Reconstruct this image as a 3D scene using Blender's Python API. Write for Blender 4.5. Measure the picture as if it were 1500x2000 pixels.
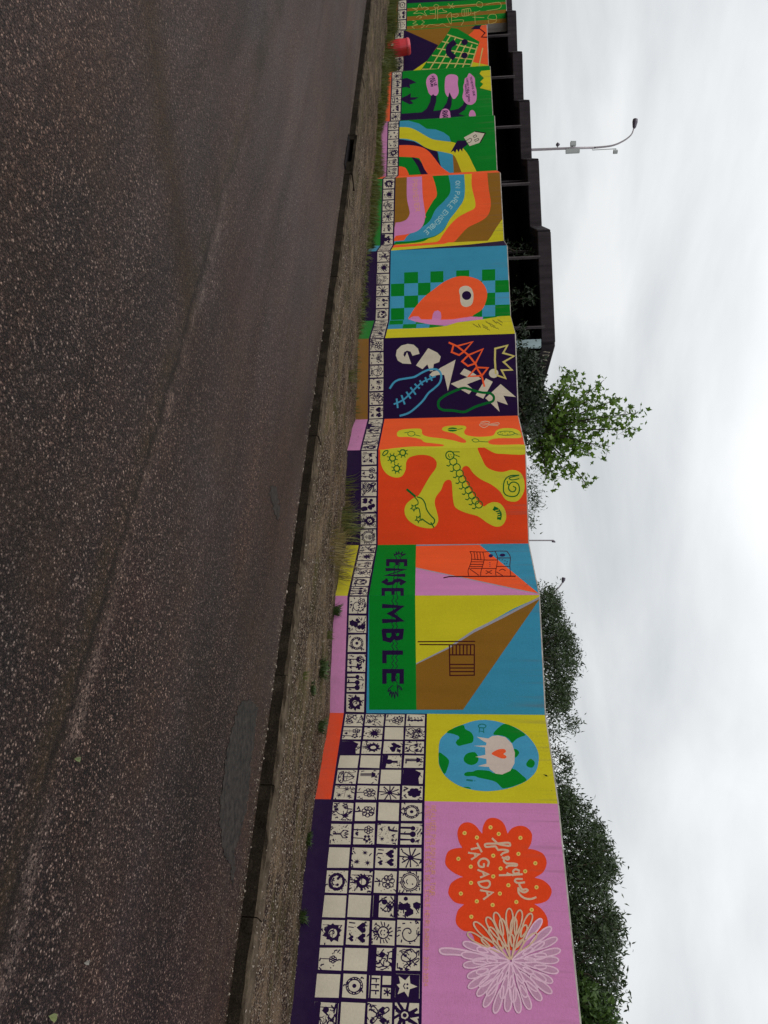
import bpy, bmesh, math, random
import numpy as np
from mathutils import Vector, Matrix
from mathutils.geometry import tessellate_polygon, delaunay_2d_cdt

random.seed(7)
rng = np.random.default_rng(11)
for o in list(bpy.data.objects):
    bpy.data.objects.remove(o, do_unlink=True)
scene = bpy.context.scene
COL = scene.collection

# ------------------------------------------------------------------ camera
# The photograph was taken with the phone held sideways: world up points to the
# right edge of the picture.  f, horizon and eye height are in photo pixels/metres.
F = 1500.0
HORIZON = 884.0
EYE = 1.65
ROLL = 0.014
PITCH = math.atan((HORIZON - 750.0) / F)
cam_d = bpy.data.cameras.new('camera')
cam = bpy.data.objects.new('camera', cam_d)
COL.objects.link(cam)
fwd = Vector((0, math.cos(PITCH), -math.sin(PITCH)))
upv = Vector((0, math.sin(PITCH), math.cos(PITCH)))
rgt = Vector((1, 0, 0))
rgt, upv = rgt * math.cos(ROLL) - upv * math.sin(ROLL), rgt * math.sin(ROLL) + upv * math.cos(ROLL)
rot = Matrix((upv, -rgt, -fwd)).transposed()      # columns: local x, y, z
cam.matrix_world = Matrix.Translation((0, 0, EYE)) @ rot.to_4x4()
cam_d.sensor_fit = 'VERTICAL'
cam_d.sensor_height = 36.0
cam_d.sensor_width = 27.0
cam_d.lens = 36.0 * F / 2000.0
cam_d.clip_start = 0.05
cam_d.clip_end = 3000
scene.camera = cam
scene.render.resolution_x = 768
scene.render.resolution_y = 1024

# ------------------------------------------------------------------ sky, sun, exposure
SUN_AZ = Vector((-0.86, -0.5, 0)).normalized()
SUN_EL = math.radians(48)
world = bpy.data.worlds.new('World')
scene.world = world
world.use_nodes = True
nt = world.node_tree
nt.nodes.clear()
wo = nt.nodes.new('ShaderNodeOutputWorld')
bg = nt.nodes.new('ShaderNodeBackground')
bg.inputs['Strength'].default_value = 0.1
sky = nt.nodes.new('ShaderNodeTexSky')
sky.sky_type = 'NISHITA'
sky.sun_disc = False
sky.sun_elevation = SUN_EL
sky.sun_rotation = math.atan2(SUN_AZ.x, SUN_AZ.y)
tc = nt.nodes.new('ShaderNodeTexCoord')
sep = nt.nodes.new('ShaderNodeSeparateXYZ')
nt.links.new(tc.outputs['Generated'], sep.inputs[0])
# flat cloud deck: project the direction on a plane so that the streaks flatten to the horizon
zc = nt.nodes.new('ShaderNodeMath'); zc.operation = 'MAXIMUM'; zc.inputs[1].default_value = 0.0
nt.links.new(sep.outputs['Z'], zc.inputs[0])
za = nt.nodes.new('ShaderNodeMath'); za.operation = 'ADD'; za.inputs[1].default_value = 0.16
nt.links.new(zc.outputs[0], za.inputs[0])
div = nt.nodes.new('ShaderNodeVectorMath'); div.operation = 'DIVIDE'
cmb = nt.nodes.new('ShaderNodeCombineXYZ')
for i in range(3):
    nt.links.new(za.outputs[0], cmb.inputs[i])
nt.links.new(tc.outputs['Generated'], div.inputs[0])
nt.links.new(cmb.outputs[0], div.inputs[1])
no1 = nt.nodes.new('ShaderNodeTexNoise')
no1.inputs['Scale'].default_value = 0.95
no1.inputs['Detail'].default_value = 7
no1.inputs['Roughness'].default_value = 0.52
no1.inputs['Distortion'].default_value = 0.35
nt.links.new(div.outputs[0], no1.inputs['Vector'])
crm = nt.nodes.new('ShaderNodeValToRGB')
crm.color_ramp.elements[0].position = 0.33
crm.color_ramp.elements[0].color = (6.3, 6.6, 6.85, 1)
crm.color_ramp.elements[1].position = 0.68
crm.color_ramp.elements[1].color = (9.2, 9.35, 9.45, 1)
nt.links.new(no1.outputs['Fac'], crm.inputs['Fac'])
grd = nt.nodes.new('ShaderNodeMapRange')
grd.inputs['From Min'].default_value = 0.0
grd.inputs['From Max'].default_value = 0.5
grd.inputs['To Min'].default_value = 0.79
grd.inputs['To Max'].default_value = 1.30
nt.links.new(sep.outputs['Z'], grd.inputs['Value'])
mul = nt.nodes.new('ShaderNodeVectorMath'); mul.operation = 'SCALE'
nt.links.new(crm.outputs['Color'], mul.inputs[0])
nt.links.new(grd.outputs['Result'], mul.inputs['Scale'])
mix = nt.nodes.new('ShaderNodeMix'); mix.data_type = 'RGBA'
mix.inputs['Factor'].default_value = 0.94
nt.links.new(sky.outputs['Color'], mix.inputs['A'])
nt.links.new(mul.outputs[0], mix.inputs['B'])
nt.links.new(mix.outputs['Result'], bg.inputs['Color'])
nt.links.new(bg.outputs[0], wo.inputs['Surface'])

sun_d = bpy.data.lights.new('sun', 'SUN')
sun_d.energy = 1.3
sun_d.angle = math.radians(35)
sun_d.color = (1.0, 0.96, 0.9)
sun = bpy.data.objects.new('sun', sun_d)
COL.objects.link(sun)
sdir = Vector((SUN_AZ.x * math.cos(SUN_EL), SUN_AZ.y * math.cos(SUN_EL), math.sin(SUN_EL)))
sun.rotation_euler = sdir.to_track_quat('Z', 'Y').to_euler()
sun.location = (-20, -10, 30)
scene.view_settings.view_transform = 'Standard'
scene.view_settings.look = 'None'
scene.view_settings.exposure = 0.0
scene.view_settings.gamma = 1.0

# ------------------------------------------------------------------ pixel -> world
def ray(x, y):
    """photo pixel (x right, y down) -> world direction; x is 'up', y is 'right'."""
    return (rgt * ((y - 1000.0) / F) + upv * ((x - 750.0) / F) + fwd)
ORG = Vector((0, 0, EYE))
def on_z(x, y, z=0.0):
    d = ray(x, y)
    return ORG + d * ((z - EYE) / d.z)
def at_depth(x, y, depth):
    d = ray(x, y)
    return ORG + d * (depth / d.y)
def srgb(r, g, b):
    f = lambda c: ((c / 255.0 + 0.055) / 1.055) ** 2.4 if c > 10 else c / 255.0 / 12.92
    return (f(r), f(g), f(b))

# ------------------------------------------------------------------ object helpers
def tag(o, label=None, cat=None, group=None, kind=None):
    if label: o['label'] = label
    if cat: o['category'] = cat
    if group: o['group'] = group
    if kind: o['kind'] = kind
    return o
def link(o, parent=None):
    COL.objects.link(o)
    if parent is not None:
        o.parent = parent
        o.matrix_parent_inverse = parent.matrix_world.inverted()
    return o
def empty(name, loc=(0, 0, 0), rz=0.0):
    o = bpy.data.objects.new(name, None)
    o.empty_display_size = 0.2
    o.location = loc
    o.rotation_euler = (0, 0, rz)
    o.matrix_world = Matrix.Translation(loc) @ Matrix.Rotation(rz, 4, 'Z')
    COL.objects.link(o)
    return o
def mesh_obj(name, verts, faces, mats, parent=None, fmat=None, smooth=False):
    me = bpy.data.meshes.new(name)
    me.from_pydata([tuple(v) for v in verts], [], faces)
    for m in (mats if isinstance(mats, (list, tuple)) else [mats]):
        me.materials.append(m)
    if fmat:
        me.polygons.foreach_set('material_index', fmat)
    if smooth:
        me.polygons.foreach_set('use_smooth', [True] * len(me.polygons))
    me.update()
    return link(bpy.data.objects.new(name, me), parent)
def copy_obj(src, parent=None, loc=None, rz=None, scale=None):
    c = src.copy()
    COL.objects.link(c)
    c.parent = parent
    if loc is not None: c.location = loc
    if rz is not None: c.rotation_euler = (0, 0, rz)
    if scale is not None: c.scale = scale
    return c
class MB:
    """collects geometry for one mesh"""
    def __init__(s): s.v = []; s.f = []; s.m = []
    def face(s, pts, m=0):
        i = len(s.v); s.v += [tuple(p) for p in pts]; s.f.append(tuple(range(i, i + len(pts)))); s.m.append(m)
    def box(s, c, sx, sy, sz, ax=Vector((1, 0, 0)), m=0, taper=1.0):
        ax = Vector(ax).normalized(); ay = Vector((-ax.y, ax.x, 0)); az = Vector((0, 0, 1)); c = Vector(c)
        i = len(s.v)
        for dz in (-1, 1):
            t = taper if dz > 0 else 1
            for dx, dy in ((-1, -1), (1, -1), (1, 1), (-1, 1)):
                s.v.append(tuple(c + ax * dx * sx / 2 * t + ay * dy * sy / 2 * t + az * dz * sz / 2))
        for f in ((0, 3, 2, 1), (4, 5, 6, 7), (0, 1, 5, 4), (1, 2, 6, 5), (2, 3, 7, 6), (3, 0, 4, 7)):
            s.f.append(tuple(i + k for k in f)); s.m.append(m)
    def tube(s, pts, rad, n=7, m=0, cap=True):
        pts = [Vector(p) for p in pts]
        if not isinstance(rad, (list, tuple)): rad = [rad] * len(pts)
        rings = []
        for k, p in enumerate(pts):
            t = (pts[min(k + 1, len(pts) - 1)] - pts[max(k - 1, 0)])
            if t.length < 1e-9: t = Vector((0, 0, 1))
            t.normalize()
            a = t.orthogonal().normalized() if k == 0 else (rings[-1][1] - t * rings[-1][1].dot(t)).normalized()
            b = t.cross(a)
            i = len(s.v)
            for q in range(n):
                an = 2 * math.pi * q / n
                s.v.append(tuple(p + (a * math.cos(an) + b * math.sin(an)) * rad[k]))
            rings.append((i, a))
        for k in range(len(pts) - 1):
            i, j = rings[k][0], rings[k + 1][0]
            for q in range(n):
                s.f.append((i + q, i + (q + 1) % n, j + (q + 1) % n, j + q)); s.m.append(m)
        if cap:
            s.f.append(tuple(rings[0][0] + q for q in reversed(range(n)))); s.m.append(m)
            s.f.append(tuple(rings[-1][0] + q for q in range(n))); s.m.append(m)
    def build(s, name, mats, parent=None, smooth=False):
        return mesh_obj(name, s.v, s.f, mats, parent, s.m, smooth)

# ------------------------------------------------------------------ materials
MATS = {}
def new_mat(name):
    m = bpy.data.materials.new(name)
    m.use_nodes = True
    n = m.node_tree
    b = n.nodes['Principled BSDF']
    return m, n, b
def N(n, kind, **kw):
    nd = n.nodes.new(kind)
    for k, v in kw.items():
        if hasattr(nd, k) and k not in nd.inputs: setattr(nd, k, v)
        else: nd.inputs[k].default_value = v
    return nd
def math_n(n, op, a, b=None, c=None, clamp=False):
    nd = n.nodes.new('ShaderNodeMath'); nd.operation = op; nd.use_clamp = clamp
    for i, q in enumerate((a, b, c)):
        if q is None: continue
        if isinstance(q, (int, float)): nd.inputs[i].default_value = q
        else: n.links.new(q, nd.inputs[i])
    return nd.outputs[0]
def mixc(n, fac, a, b, blend='MIX'):
    nd = n.nodes.new('ShaderNodeMix'); nd.data_type = 'RGBA'; nd.blend_type = blend
    if isinstance(fac, (int, float)): nd.inputs['Factor'].default_value = fac
    else: n.links.new(fac, nd.inputs['Factor'])
    for key, q in (('A', a), ('B', b)):
        if isinstance(q, (tuple, list)): nd.inputs[key].default_value = (q[0], q[1], q[2], 1)
        else: n.links.new(q, nd.inputs[key])
    return nd.outputs['Result']
def ramp(n, src, stops):
    nd = n.nodes.new('ShaderNodeValToRGB')
    cr = nd.color_ramp
    while len(cr.elements) < len(stops): cr.elements.new(0.5)
    for e, (p, c) in zip(cr.elements, stops):
        e.position = p
        e.color = (c, c, c, 1) if isinstance(c, (int, float)) else (c[0], c[1], c[2], 1)
    n.links.new(src, nd.inputs['Fac'])
    return nd.outputs['Color']
def noise(n, vec, scale, detail=4, rough=0.55, dist=0.0):
    nd = N(n, 'ShaderNodeTexNoise', Scale=scale, Detail=detail, Roughness=rough, Distortion=dist)
    if vec is not None: n.links.new(vec, nd.inputs['Vector'])
    return nd.outputs['Fac']
def pos(n):
    return n.nodes.new('ShaderNodeNewGeometry').outputs['Position']
def mapping(n, vec, scale=(1, 1, 1), rz=0.0, loc=(0, 0, 0)):
    nd = n.nodes.new('ShaderNodeMapping')
    nd.inputs['Scale'].default_value = scale
    nd.inputs['Rotation'].default_value = (0, 0, rz)
    nd.inputs['Location'].default_value = loc
    n.links.new(vec, nd.inputs['Vector'])
    return nd.outputs['Vector']
def bump(n, b, h, strength, dist):
    nd = N(n, 'ShaderNodeBump', Strength=strength, Distance=dist)
    n.links.new(h, nd.inputs['Height'])
    n.links.new(nd.outputs['Normal'], b.inputs['Normal'])

def paint(name, rgb, dirt=1.0):
    """matt masonry paint rolled on rough rendered concrete"""
    if name in MATS: return MATS[name]
    m, n, b = new_mat('paint_' + name)
    P = pos(n)
    streak = noise(n, mapping(n, P, (7, 7, 0.7)), 1.0, 5)
    fine = noise(n, P, 42, 5, 0.7)
    blot = noise(n, P, 2.2, 4)
    v = math_n(n, 'ADD', math_n(n, 'MULTIPLY', streak, 0.22), math_n(n, 'MULTIPLY', fine, 0.26))
    v = math_n(n, 'ADD', v, math_n(n, 'MULTIPLY', blot, 0.16))
    v = math_n(n, 'ADD', v, 0.68)
    cl = N(n, 'ShaderNodeVectorMath', operation='SCALE')
    cl.inputs[0].default_value = rgb
    n.links.new(v, cl.inputs['Scale'])
    # thin film of road dust low on the wall and scattered small scuffs
    sp = N(n, 'ShaderNodeSeparateXYZ'); n.links.new(P, sp.inputs[0])
    low = N(n, 'ShaderNodeMapRange'); low.inputs['From Min'].default_value = 0.42; low.inputs['From Max'].default_value = 0.0
    n.links.new(sp.outputs['Z'], low.inputs['Value'])
    dfac = math_n(n, 'MULTIPLY', low.outputs['Result'], math_n(n, 'MULTIPLY', noise(n, P, 9, 5, 0.65), 0.55 * dirt), clamp=True)
    scuff = ramp(n, noise(n, P, 6.5, 7, 0.75), [(0.66, 0.0), (0.74, 0.32)])
    dfac = math_n(n, 'MAXIMUM', dfac, math_n(n, 'MULTIPLY', scuff, dirt))
    tp = N(n, 'ShaderNodeMapRange'); tp.inputs['From Min'].default_value = 2.25; tp.inputs['From Max'].default_value = 2.8
    n.links.new(sp.outputs['Z'], tp.inputs['Value'])
    drip = math_n(n, 'MULTIPLY', math_n(n, 'MULTIPLY', tp.outputs['Result'], ramp(n, noise(n, mapping(n, P, (14, 14, 0.5)), 1.0, 4, 0.6), [(0.55, 0.0), (0.72, 1.0)])), 0.42 * dirt)
    dfac = math_n(n, 'MAXIMUM', dfac, drip)
    col = mixc(n, dfac, cl.outputs[0], (0.13, 0.105, 0.085))
    n.links.new(col, b.inputs['Base Color'])
    b.inputs['Roughness'].default_value = 0.72
    b.inputs['Specular IOR Level'].default_value = 0.06
    h = math_n(n, 'ADD', math_n(n, 'MULTIPLY', fine, 0.6), noise(n, P, 140, 3))
    bump(n, b, h, 0.5, 0.008)
    MATS[name] = m
    return m
PAL = dict(
    white=(0.55, 0.49, 0.385), purple=(0.0145, 0.0042, 0.036), pink=(0.56, 0.21, 0.42),
    orange=(0.80, 0.100, 0.027), red=(0.72, 0.058, 0.013), yellow=(0.54, 0.475, 0.017),
    lime=(0.54, 0.505, 0.028), green=(0.0015, 0.185, 0.016), blue=(0.040, 0.250, 0.385),
    blue2=(0.055, 0.285, 0.455), ochre=(0.235, 0.108, 0.013), beige=(0.60, 0.41, 0.28),
    mauve=(0.50, 0.265, 0.39), mauveline=(0.72, 0.46, 0.58), dot=(0.72, 0.47, 0.11), olive=(0.37, 0.29, 0.03),
    teal=(0.012, 0.16, 0.14), dgreen=(0.002, 0.115, 0.020), maroon=(0.050, 0.004, 0.008), greyline=(0.30, 0.29, 0.33),
    skin=(0.56, 0.46, 0.40), iceblue=(0.30, 0.50, 0.51), peach=(0.66, 0.30, 0.19), sand=(0.52, 0.44, 0.14),
    black=(0.012, 0.01, 0.012), navy=(0.018, 0.01, 0.07))
def pm(c): return paint(c, PAL[c], 0.25 if c in ('purple', 'navy', 'black') else 1.0)

def concrete(name, rgb, stain=(0.05, 0.045, 0.04), sfac=0.6, rough=0.85, sc=1.0):
    m, n, b = new_mat(name)
    P = pos(n)
    a = noise(n, P, 3.0 * sc, 6, 0.6)
    st = noise(n, mapping(n, P, (5, 5, 0.6)), 1.3 * sc, 6, 0.65)
    fine = noise(n, P, 60, 4, 0.7)
    v = math_n(n, 'ADD', math_n(n, 'MULTIPLY', a, 0.5), math_n(n, 'MULTIPLY', fine, 0.4))
    v = math_n(n, 'ADD', v, 0.55)
    cl = N(n, 'ShaderNodeVectorMath', operation='SCALE')
    cl.inputs[0].default_value = rgb
    n.links.new(v, cl.inputs['Scale'])
    fac = math_n(n, 'MULTIPLY', ramp(n, st, [(0.38, 0.0), (0.66, 1.0)]), sfac)
    n.links.new(mixc(n, fac, cl.outputs[0], stain), b.inputs['Base Color'])
    b.inputs['Roughness'].default_value = rough
    b.inputs['Specular IOR Level'].default_value = 0.08
    bump(n, b, math_n(n, 'ADD', fine, a), 0.4, 0.008)
    return m
def plain(name, rgb, rough=0.5, metal=0.0, var=0.25, sc=8.0, spec=0.5):
    m, n, b = new_mat(name)
    P = pos(n)
    v = math_n(n, 'ADD', math_n(n, 'MULTIPLY', noise(n, P, sc, 4), var * 2), 1 - var)
    cl = N(n, 'ShaderNodeVectorMath', operation='SCALE')
    cl.inputs[0].default_value = rgb
    n.links.new(v, cl.inputs['Scale'])
    n.links.new(cl.outputs[0], b.inputs['Base Color'])
    b.inputs['Roughness'].default_value = rough
    b.inputs['Metallic'].default_value = metal
    b.inputs['Specular IOR Level'].default_value = spec
    return m
def leafmat(name, c1, c2, trans=0.3, rough=0.5):
    m, n, b = new_mat(name)
    g = n.nodes.new('ShaderNodeNewGeometry')
    col = mixc(n, g.outputs['Random Per Island'], c1, c2)
    n.links.new(col, b.inputs['Base Color'])
    b.inputs['Roughness'].default_value = rough
    b.inputs['Specular IOR Level'].default_value = 0.35
    t = n.nodes.new('ShaderNodeBsdfTranslucent')
    n.links.new(mixc(n, 0.35, col, (c2[0] * 2.0, c2[1] * 2.2, c2[2]), 'MIX'), t.inputs['Color'])
    ms = n.nodes.new('ShaderNodeMixShader'); ms.inputs[0].default_value = trans
    out = n.nodes['Material Output']
    n.links.new(b.outputs[0], ms.inputs[1]); n.links.new(t.outputs[0], ms.inputs[2])
    n.links.new(ms.outputs[0], out.inputs['Surface'])
    return m
# ================================================================== SETTING
D_T = Vector((-0.7984, 0.6021, 0)).normalized()       # along the road, away to the left
D_W = Vector((D_T.y, -D_T.x, 0))                    # across the road, towards the wall
if D_W.y < 0: D_W = -D_W
def dot_n(n, P, v):
    nd = n.nodes.new('ShaderNodeVectorMath'); nd.operation = 'DOT_PRODUCT'
    n.links.new(P, nd.inputs[0]); nd.inputs[1].default_value = tuple(v)
    return nd.outputs['Value']

def asphalt_mat():
    m, n, b = new_mat('asphalt')
    P = pos(n)
    w = dot_n(n, P, D_W); t = dot_n(n, P, D_T)
    cv = N(n, 'ShaderNodeCombineXYZ'); n.links.new(w, cv.inputs[0]); n.links.new(t, cv.inputs[1])
    W = cv.outputs[0]
    warp = N(n, 'ShaderNodeVectorMath', operation='ADD')
    n.links.new(W, warp.inputs[0])
    nz = N(n, 'ShaderNodeTexNoise', Scale=60.0, Detail=2.0); n.links.new(W, nz.inputs['Vector'])
    sc = N(n, 'ShaderNodeVectorMath', operation='SCALE'); sc.inputs['Scale'].default_value = 0.012
    n.links.new(nz.outputs['Color'], sc.inputs[0]); n.links.new(sc.outputs[0], warp.inputs[1])
    vo = N(n, 'ShaderNodeTexVoronoi', Scale=98.0); n.links.new(warp.outputs[0], vo.inputs['Vector'])
    vo2 = N(n, 'ShaderNodeTexVoronoi', Scale=170.0); n.links.new(warp.outputs[0], vo2.inputs['Vector'])
    vo3 = N(n, 'ShaderNodeTexVoronoi', Scale=52.0); n.links.new(warp.outputs[0], vo3.inputs['Vector'])
    sr = N(n, 'ShaderNodeSeparateXYZ'); n.links.new(vo.outputs['Color'], sr.inputs[0])
    sr2 = N(n, 'ShaderNodeSeparateXYZ'); n.links.new(vo2.outputs['Color'], sr2.inputs[0])
    sr3 = N(n, 'ShaderNodeSeparateXYZ'); n.links.new(vo3.outputs['Color'], sr3.inputs[0])
    # exposed chips of every tone in a near-black binder
    chip = ramp(n, sr.outputs[0], [(0.0, (0.007, 0.0045, 0.0045)), (0.40, (0.018, 0.0115, 0.0105)), (0.66, (0.075, 0.050, 0.043)),
                                   (0.86, (0.20, 0.148, 0.128)), (1.0, (0.44, 0.36, 0.32))])
    chip2 = ramp(n, sr2.outputs[1], [(0.0, (0.006, 0.004, 0.004)), (0.50, (0.018, 0.012, 0.011)), (0.82, (0.085, 0.058, 0.050)), (1.0, (0.26, 0.195, 0.17))])
    big = ramp(n, sr.outputs[2], [(0.44, 0.0), (0.52, 1.0)])
    col = mixc(n, big, chip2, chip)
    edge = ramp(n, vo.outputs['Distance'], [(0.28, 1.0), (0.60, 0.30)])
    em = N(n, 'ShaderNodeVectorMath', operation='MULTIPLY'); n.links.new(col, em.inputs[0]); n.links.new(edge, em.inputs[1])
    col = em.outputs[0]
    pale = math_n(n, 'MULTIPLY', ramp(n, sr3.outputs[0], [(0.94, 0.0), (0.96, 1.0)]), ramp(n, vo3.outputs['Distance'], [(0.26, 1.0), (0.36, 0.0)]))
    col = mixc(n, pale, col, (0.33, 0.28, 0.25))
    # longitudinal wear: polished lanes, dusty strips, moss in the open seam
    lanes = noise(n, mapping(n, W, (1.35, 0.09, 1)), 1.0, 5, 0.6, 0.25)
    col = mixc(n, math_n(n, 'MULTIPLY', ramp(n, lanes, [(0.40, 0.0), (0.70, 1.0)]), 0.30), col, (0.046, 0.036, 0.037))
    blotch = noise(n, W, 0.9, 6, 0.62)
    col = mixc(n, math_n(n, 'MULTIPLY', ramp(n, blotch, [(0.50, 0.0), (0.72, 1.0)]), 0.42), col, (0.060, 0.036, 0.018))
    red = noise(n, mapping(n, W, (1, 1, 1), 0, (13.1, 4.2, 0)), 0.7, 4, 0.5)
    col = mixc(n, math_n(n, 'MULTIPLY', ramp(n, red, [(0.62, 0.0), (0.75, 1.0)]), 0.22), col, (0.11, 0.05, 0.04))
    # grazing sky sheen put into the colour: paler along the far stretch
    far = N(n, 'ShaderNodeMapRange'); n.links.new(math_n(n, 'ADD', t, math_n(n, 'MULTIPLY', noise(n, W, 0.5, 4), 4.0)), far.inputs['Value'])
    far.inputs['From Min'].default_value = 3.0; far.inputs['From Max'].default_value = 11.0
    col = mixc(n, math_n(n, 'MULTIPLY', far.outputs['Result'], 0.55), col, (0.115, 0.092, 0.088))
    # dark damp trail that leaves the seam and runs across to the other lane
    cr = math_n(n, 'ABSOLUTE', math_n(n, 'MULTIPLY', math_n(n, 'ADD', math_n(n, 'SUBTRACT', w, 2.5), math_n(n, 'MULTIPLY', math_n(n, 'SUBTRACT', t, 4.25), 1.75)), 0.5))
    crn = math_n(n, 'ADD', cr, math_n(n, 'MULTIPLY', math_n(n, 'SUBTRACT', noise(n, W, 2.0, 5), 0.5), 0.5))
    cm = N(n, 'ShaderNodeMapRange'); n.links.new(crn, cm.inputs['Value']); cm.inputs['From Min'].default_value = 0.30; cm.inputs['From Max'].default_value = 0.0
    side = N(n, 'ShaderNodeMapRange'); n.links.new(w, side.inputs['Value']); side.inputs['From Min'].default_value = 3.3; side.inputs['From Max'].default_value = 3.0
    trail = math_n(n, 'MULTIPLY', math_n(n, 'MULTIPLY', cm.outputs['Result'], side.outputs['Result']), 0.72)
    col = mixc(n, trail, col, (0.036, 0.021, 0.008))
    wob = math_n(n, 'MULTIPLY', math_n(n, 'SUBTRACT', noise(n, mapping(n, W, (0.2, 1, 1)), 1.1, 5), 0.5), 0.34)
    wj = math_n(n, 'ADD', w, wob)
    def band(c, half, soft):
        d = math_n(n, 'ABSOLUTE', math_n(n, 'SUBTRACT', wj, c))
        mr = N(n, 'ShaderNodeMapRange'); n.links.new(d, mr.inputs['Value'])
        mr.inputs['From Min'].default_value = half + soft; mr.inputs['From Max'].default_value = half
        return mr.outputs['Result']
    brk = noise(n, W, 2.6, 5, 0.7)
    chalk = math_n(n, 'MULTIPLY', band(3.10, 0.0, 0.08), ramp(n, brk, [(0.45, 0.0), (0.66, 0.9)]))
    chalk = math_n(n, 'MULTIPLY', chalk, ramp(n, sr.outputs[1], [(0.35, 0.0), (0.6, 0.8)]))
    fade = N(n, 'ShaderNodeMapRange'); n.links.new(t, fade.inputs['Value']); fade.inputs['From Min'].default_value = 7.0; fade.inputs['From Max'].default_value = 4.0
    fade.inputs['To Min'].default_value = 0.12
    chalk = math_n(n, 'MULTIPLY', chalk, fade.outputs['Result'])
    col = mixc(n, chalk, col, (0.34, 0.28, 0.25))
    moss = math_n(n, 'MULTIPLY', band(2.96, 0.02, 0.13), ramp(n, brk, [(0.40, 1.0), (0.62, 0.0)]))
    col = mixc(n, math_n(n, 'MULTIPLY', moss, 0.6), col, (0.034, 0.024, 0.008))
    crack = math_n(n, 'MULTIPLY', band(3.015, 0.006, 0.03), ramp(n, brk, [(0.40, 1.0), (0.62, 0.45)]))
    crack = math_n(n, 'MULTIPLY', crack, fade.outputs['Result'])
    col = mixc(n, math_n(n, 'MULTIPLY', crack, 0.85), col, (0.008, 0.006, 0.004))
    dust = N(n, 'ShaderNodeMapRange'); n.links.new(wj, dust.inputs['Value'])
    dust.inputs['From Min'].default_value = 5.1; dust.inputs['From Max'].default_value = 6.4
    dn = math_n(n, 'MULTIPLY', dust.outputs['Result'], ramp(n, noise(n, W, 5, 6, 0.7), [(0.40, 0.05), (0.66, 0.55)]))
    col = mixc(n, dn, col, (0.105, 0.075, 0.054))
    big1 = ramp(n, noise(n, mapping(n, W, (1.1, 0.22, 1), 0, (7.7, 1.9, 0)), 1.2, 7, 0.66, 0.4), [(0.32, 0.62), (0.50, 0.95), (0.68, 1.28)])
    bg1 = N(n, 'ShaderNodeVectorMath', operation='MULTIPLY'); n.links.new(col, bg1.inputs[0]); n.links.new(big1, bg1.inputs[1]); col = bg1.outputs[0]
    sp1 = ramp(n, noise(n, W, 34, 3, 0.7), [(0.34, 0.55), (0.50, 0.95), (0.68, 1.6)])
    dk = N(n, 'ShaderNodeVectorMath', operation='MULTIPLY'); n.links.new(col, dk.inputs[0]); n.links.new(sp1, dk.inputs[1])
    dk2 = N(n, 'ShaderNodeVectorMath', operation='MULTIPLY'); n.links.new(dk.outputs[0], dk2.inputs[0]); n.links.new(mixc(n, ramp(n, noise(n, mapping(n, W, (0.9, 0.35, 1), 0, (3.3, 8.1, 0)), 0.9, 6, 0.65), [(0.38, 0.0), (0.62, 1.0)]), (1.00, 0.79, 0.68), (0.93, 0.87, 0.84)), dk2.inputs[1]); col = dk2.outputs[0]
    n.links.new(col, b.inputs['Base Color'])
    rg = math_n(n, 'SUBTRACT', 0.80, math_n(n, 'MULTIPLY', lanes, 0.3))
    n.links.new(rg, b.inputs['Roughness'])
    b.inputs['Specular IOR Level'].default_value = 0.16
    h = math_n(n, 'SUBTRACT', 1.0, vo.outputs['Distance'])
    h = math_n(n, 'ADD', h, math_n(n, 'MULTIPLY', sr.outputs[0], 0.6))
    bump(n, b, h, 1.0, 0.018)
    return m
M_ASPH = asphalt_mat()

def dirt_mat(name, base, dark, green, gs=1.0):
    m, n, b = new_mat(name)
    P = pos(n)
    w = dot_n(n, P, D_W); t = dot_n(n, P, D_T)
    cv = N(n, 'ShaderNodeCombineXYZ'); n.links.new(w, cv.inputs[0]); n.links.new(t, cv.inputs[1])
    W = cv.outputs[0]
    vo = N(n, 'ShaderNodeTexVoronoi', Scale=72.0 * gs); n.links.new(P, vo.inputs['Vector'])
    sr = N(n, 'ShaderNodeSeparateXYZ'); n.links.new(vo.outputs['Color'], sr.inputs[0])
    grit = ramp(n, sr.outputs[0], [(0.0, tuple(c * 0.25 for c in dark)), (0.45, dark), (0.75, tuple(c * 2.2 for c in dark)), (0.92, tuple(c * 1.5 for c in base)), (1.0, (0.36, 0.31, 0.26))])
    dusty = ramp(n, sr.outputs[1], [(0.0, tuple(c * 0.55 for c in base)), (0.6, base), (1.0, tuple(c * 1.6 for c in base))])
    a = noise(n, mapping(n, W, (1.9, 0.75, 1)), 1.25, 10, 0.74, 0.5)
    col = mixc(n, ramp(n, a, [(0.47, 0.0), (0.60, 0.92)]), grit, dusty)
    c2 = noise(n, mapping(n, W, (1, 0.5, 1), 0, (5, 3, 0)), 1.9, 7, 0.70)
    col = mixc(n, ramp(n, c2, [(0.50, 0.0), (0.64, 0.8)]), col, green)
    fine = noise(n, P, 25, 6, 0.7)
    cm = N(n, 'ShaderNodeVectorMath', operation='SCALE'); n.links.new(col, cm.inputs[0])
    n.links.new(math_n(n, 'ADD', math_n(n, 'MULTIPLY', fine, 0.9), 0.55), cm.inputs['Scale'])
    n.links.new(cm.outputs[0], b.inputs['Base Color'])
    b.inputs['Roughness'].default_value = 0.95
    b.inputs['Specular IOR Level'].default_value = 0.15
    h = math_n(n, 'ADD', math_n(n, 'SUBTRACT', 1.0, vo.outputs['Distance']), math_n(n, 'MULTIPLY', fine, 2.0))
    bump(n, b, h, 1.0, 0.02)
    return m
M_DIRT = dirt_mat('verge_dirt', (0.175, 0.126, 0.078), (0.028, 0.017, 0.012), (0.052, 0.047, 0.012))
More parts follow.
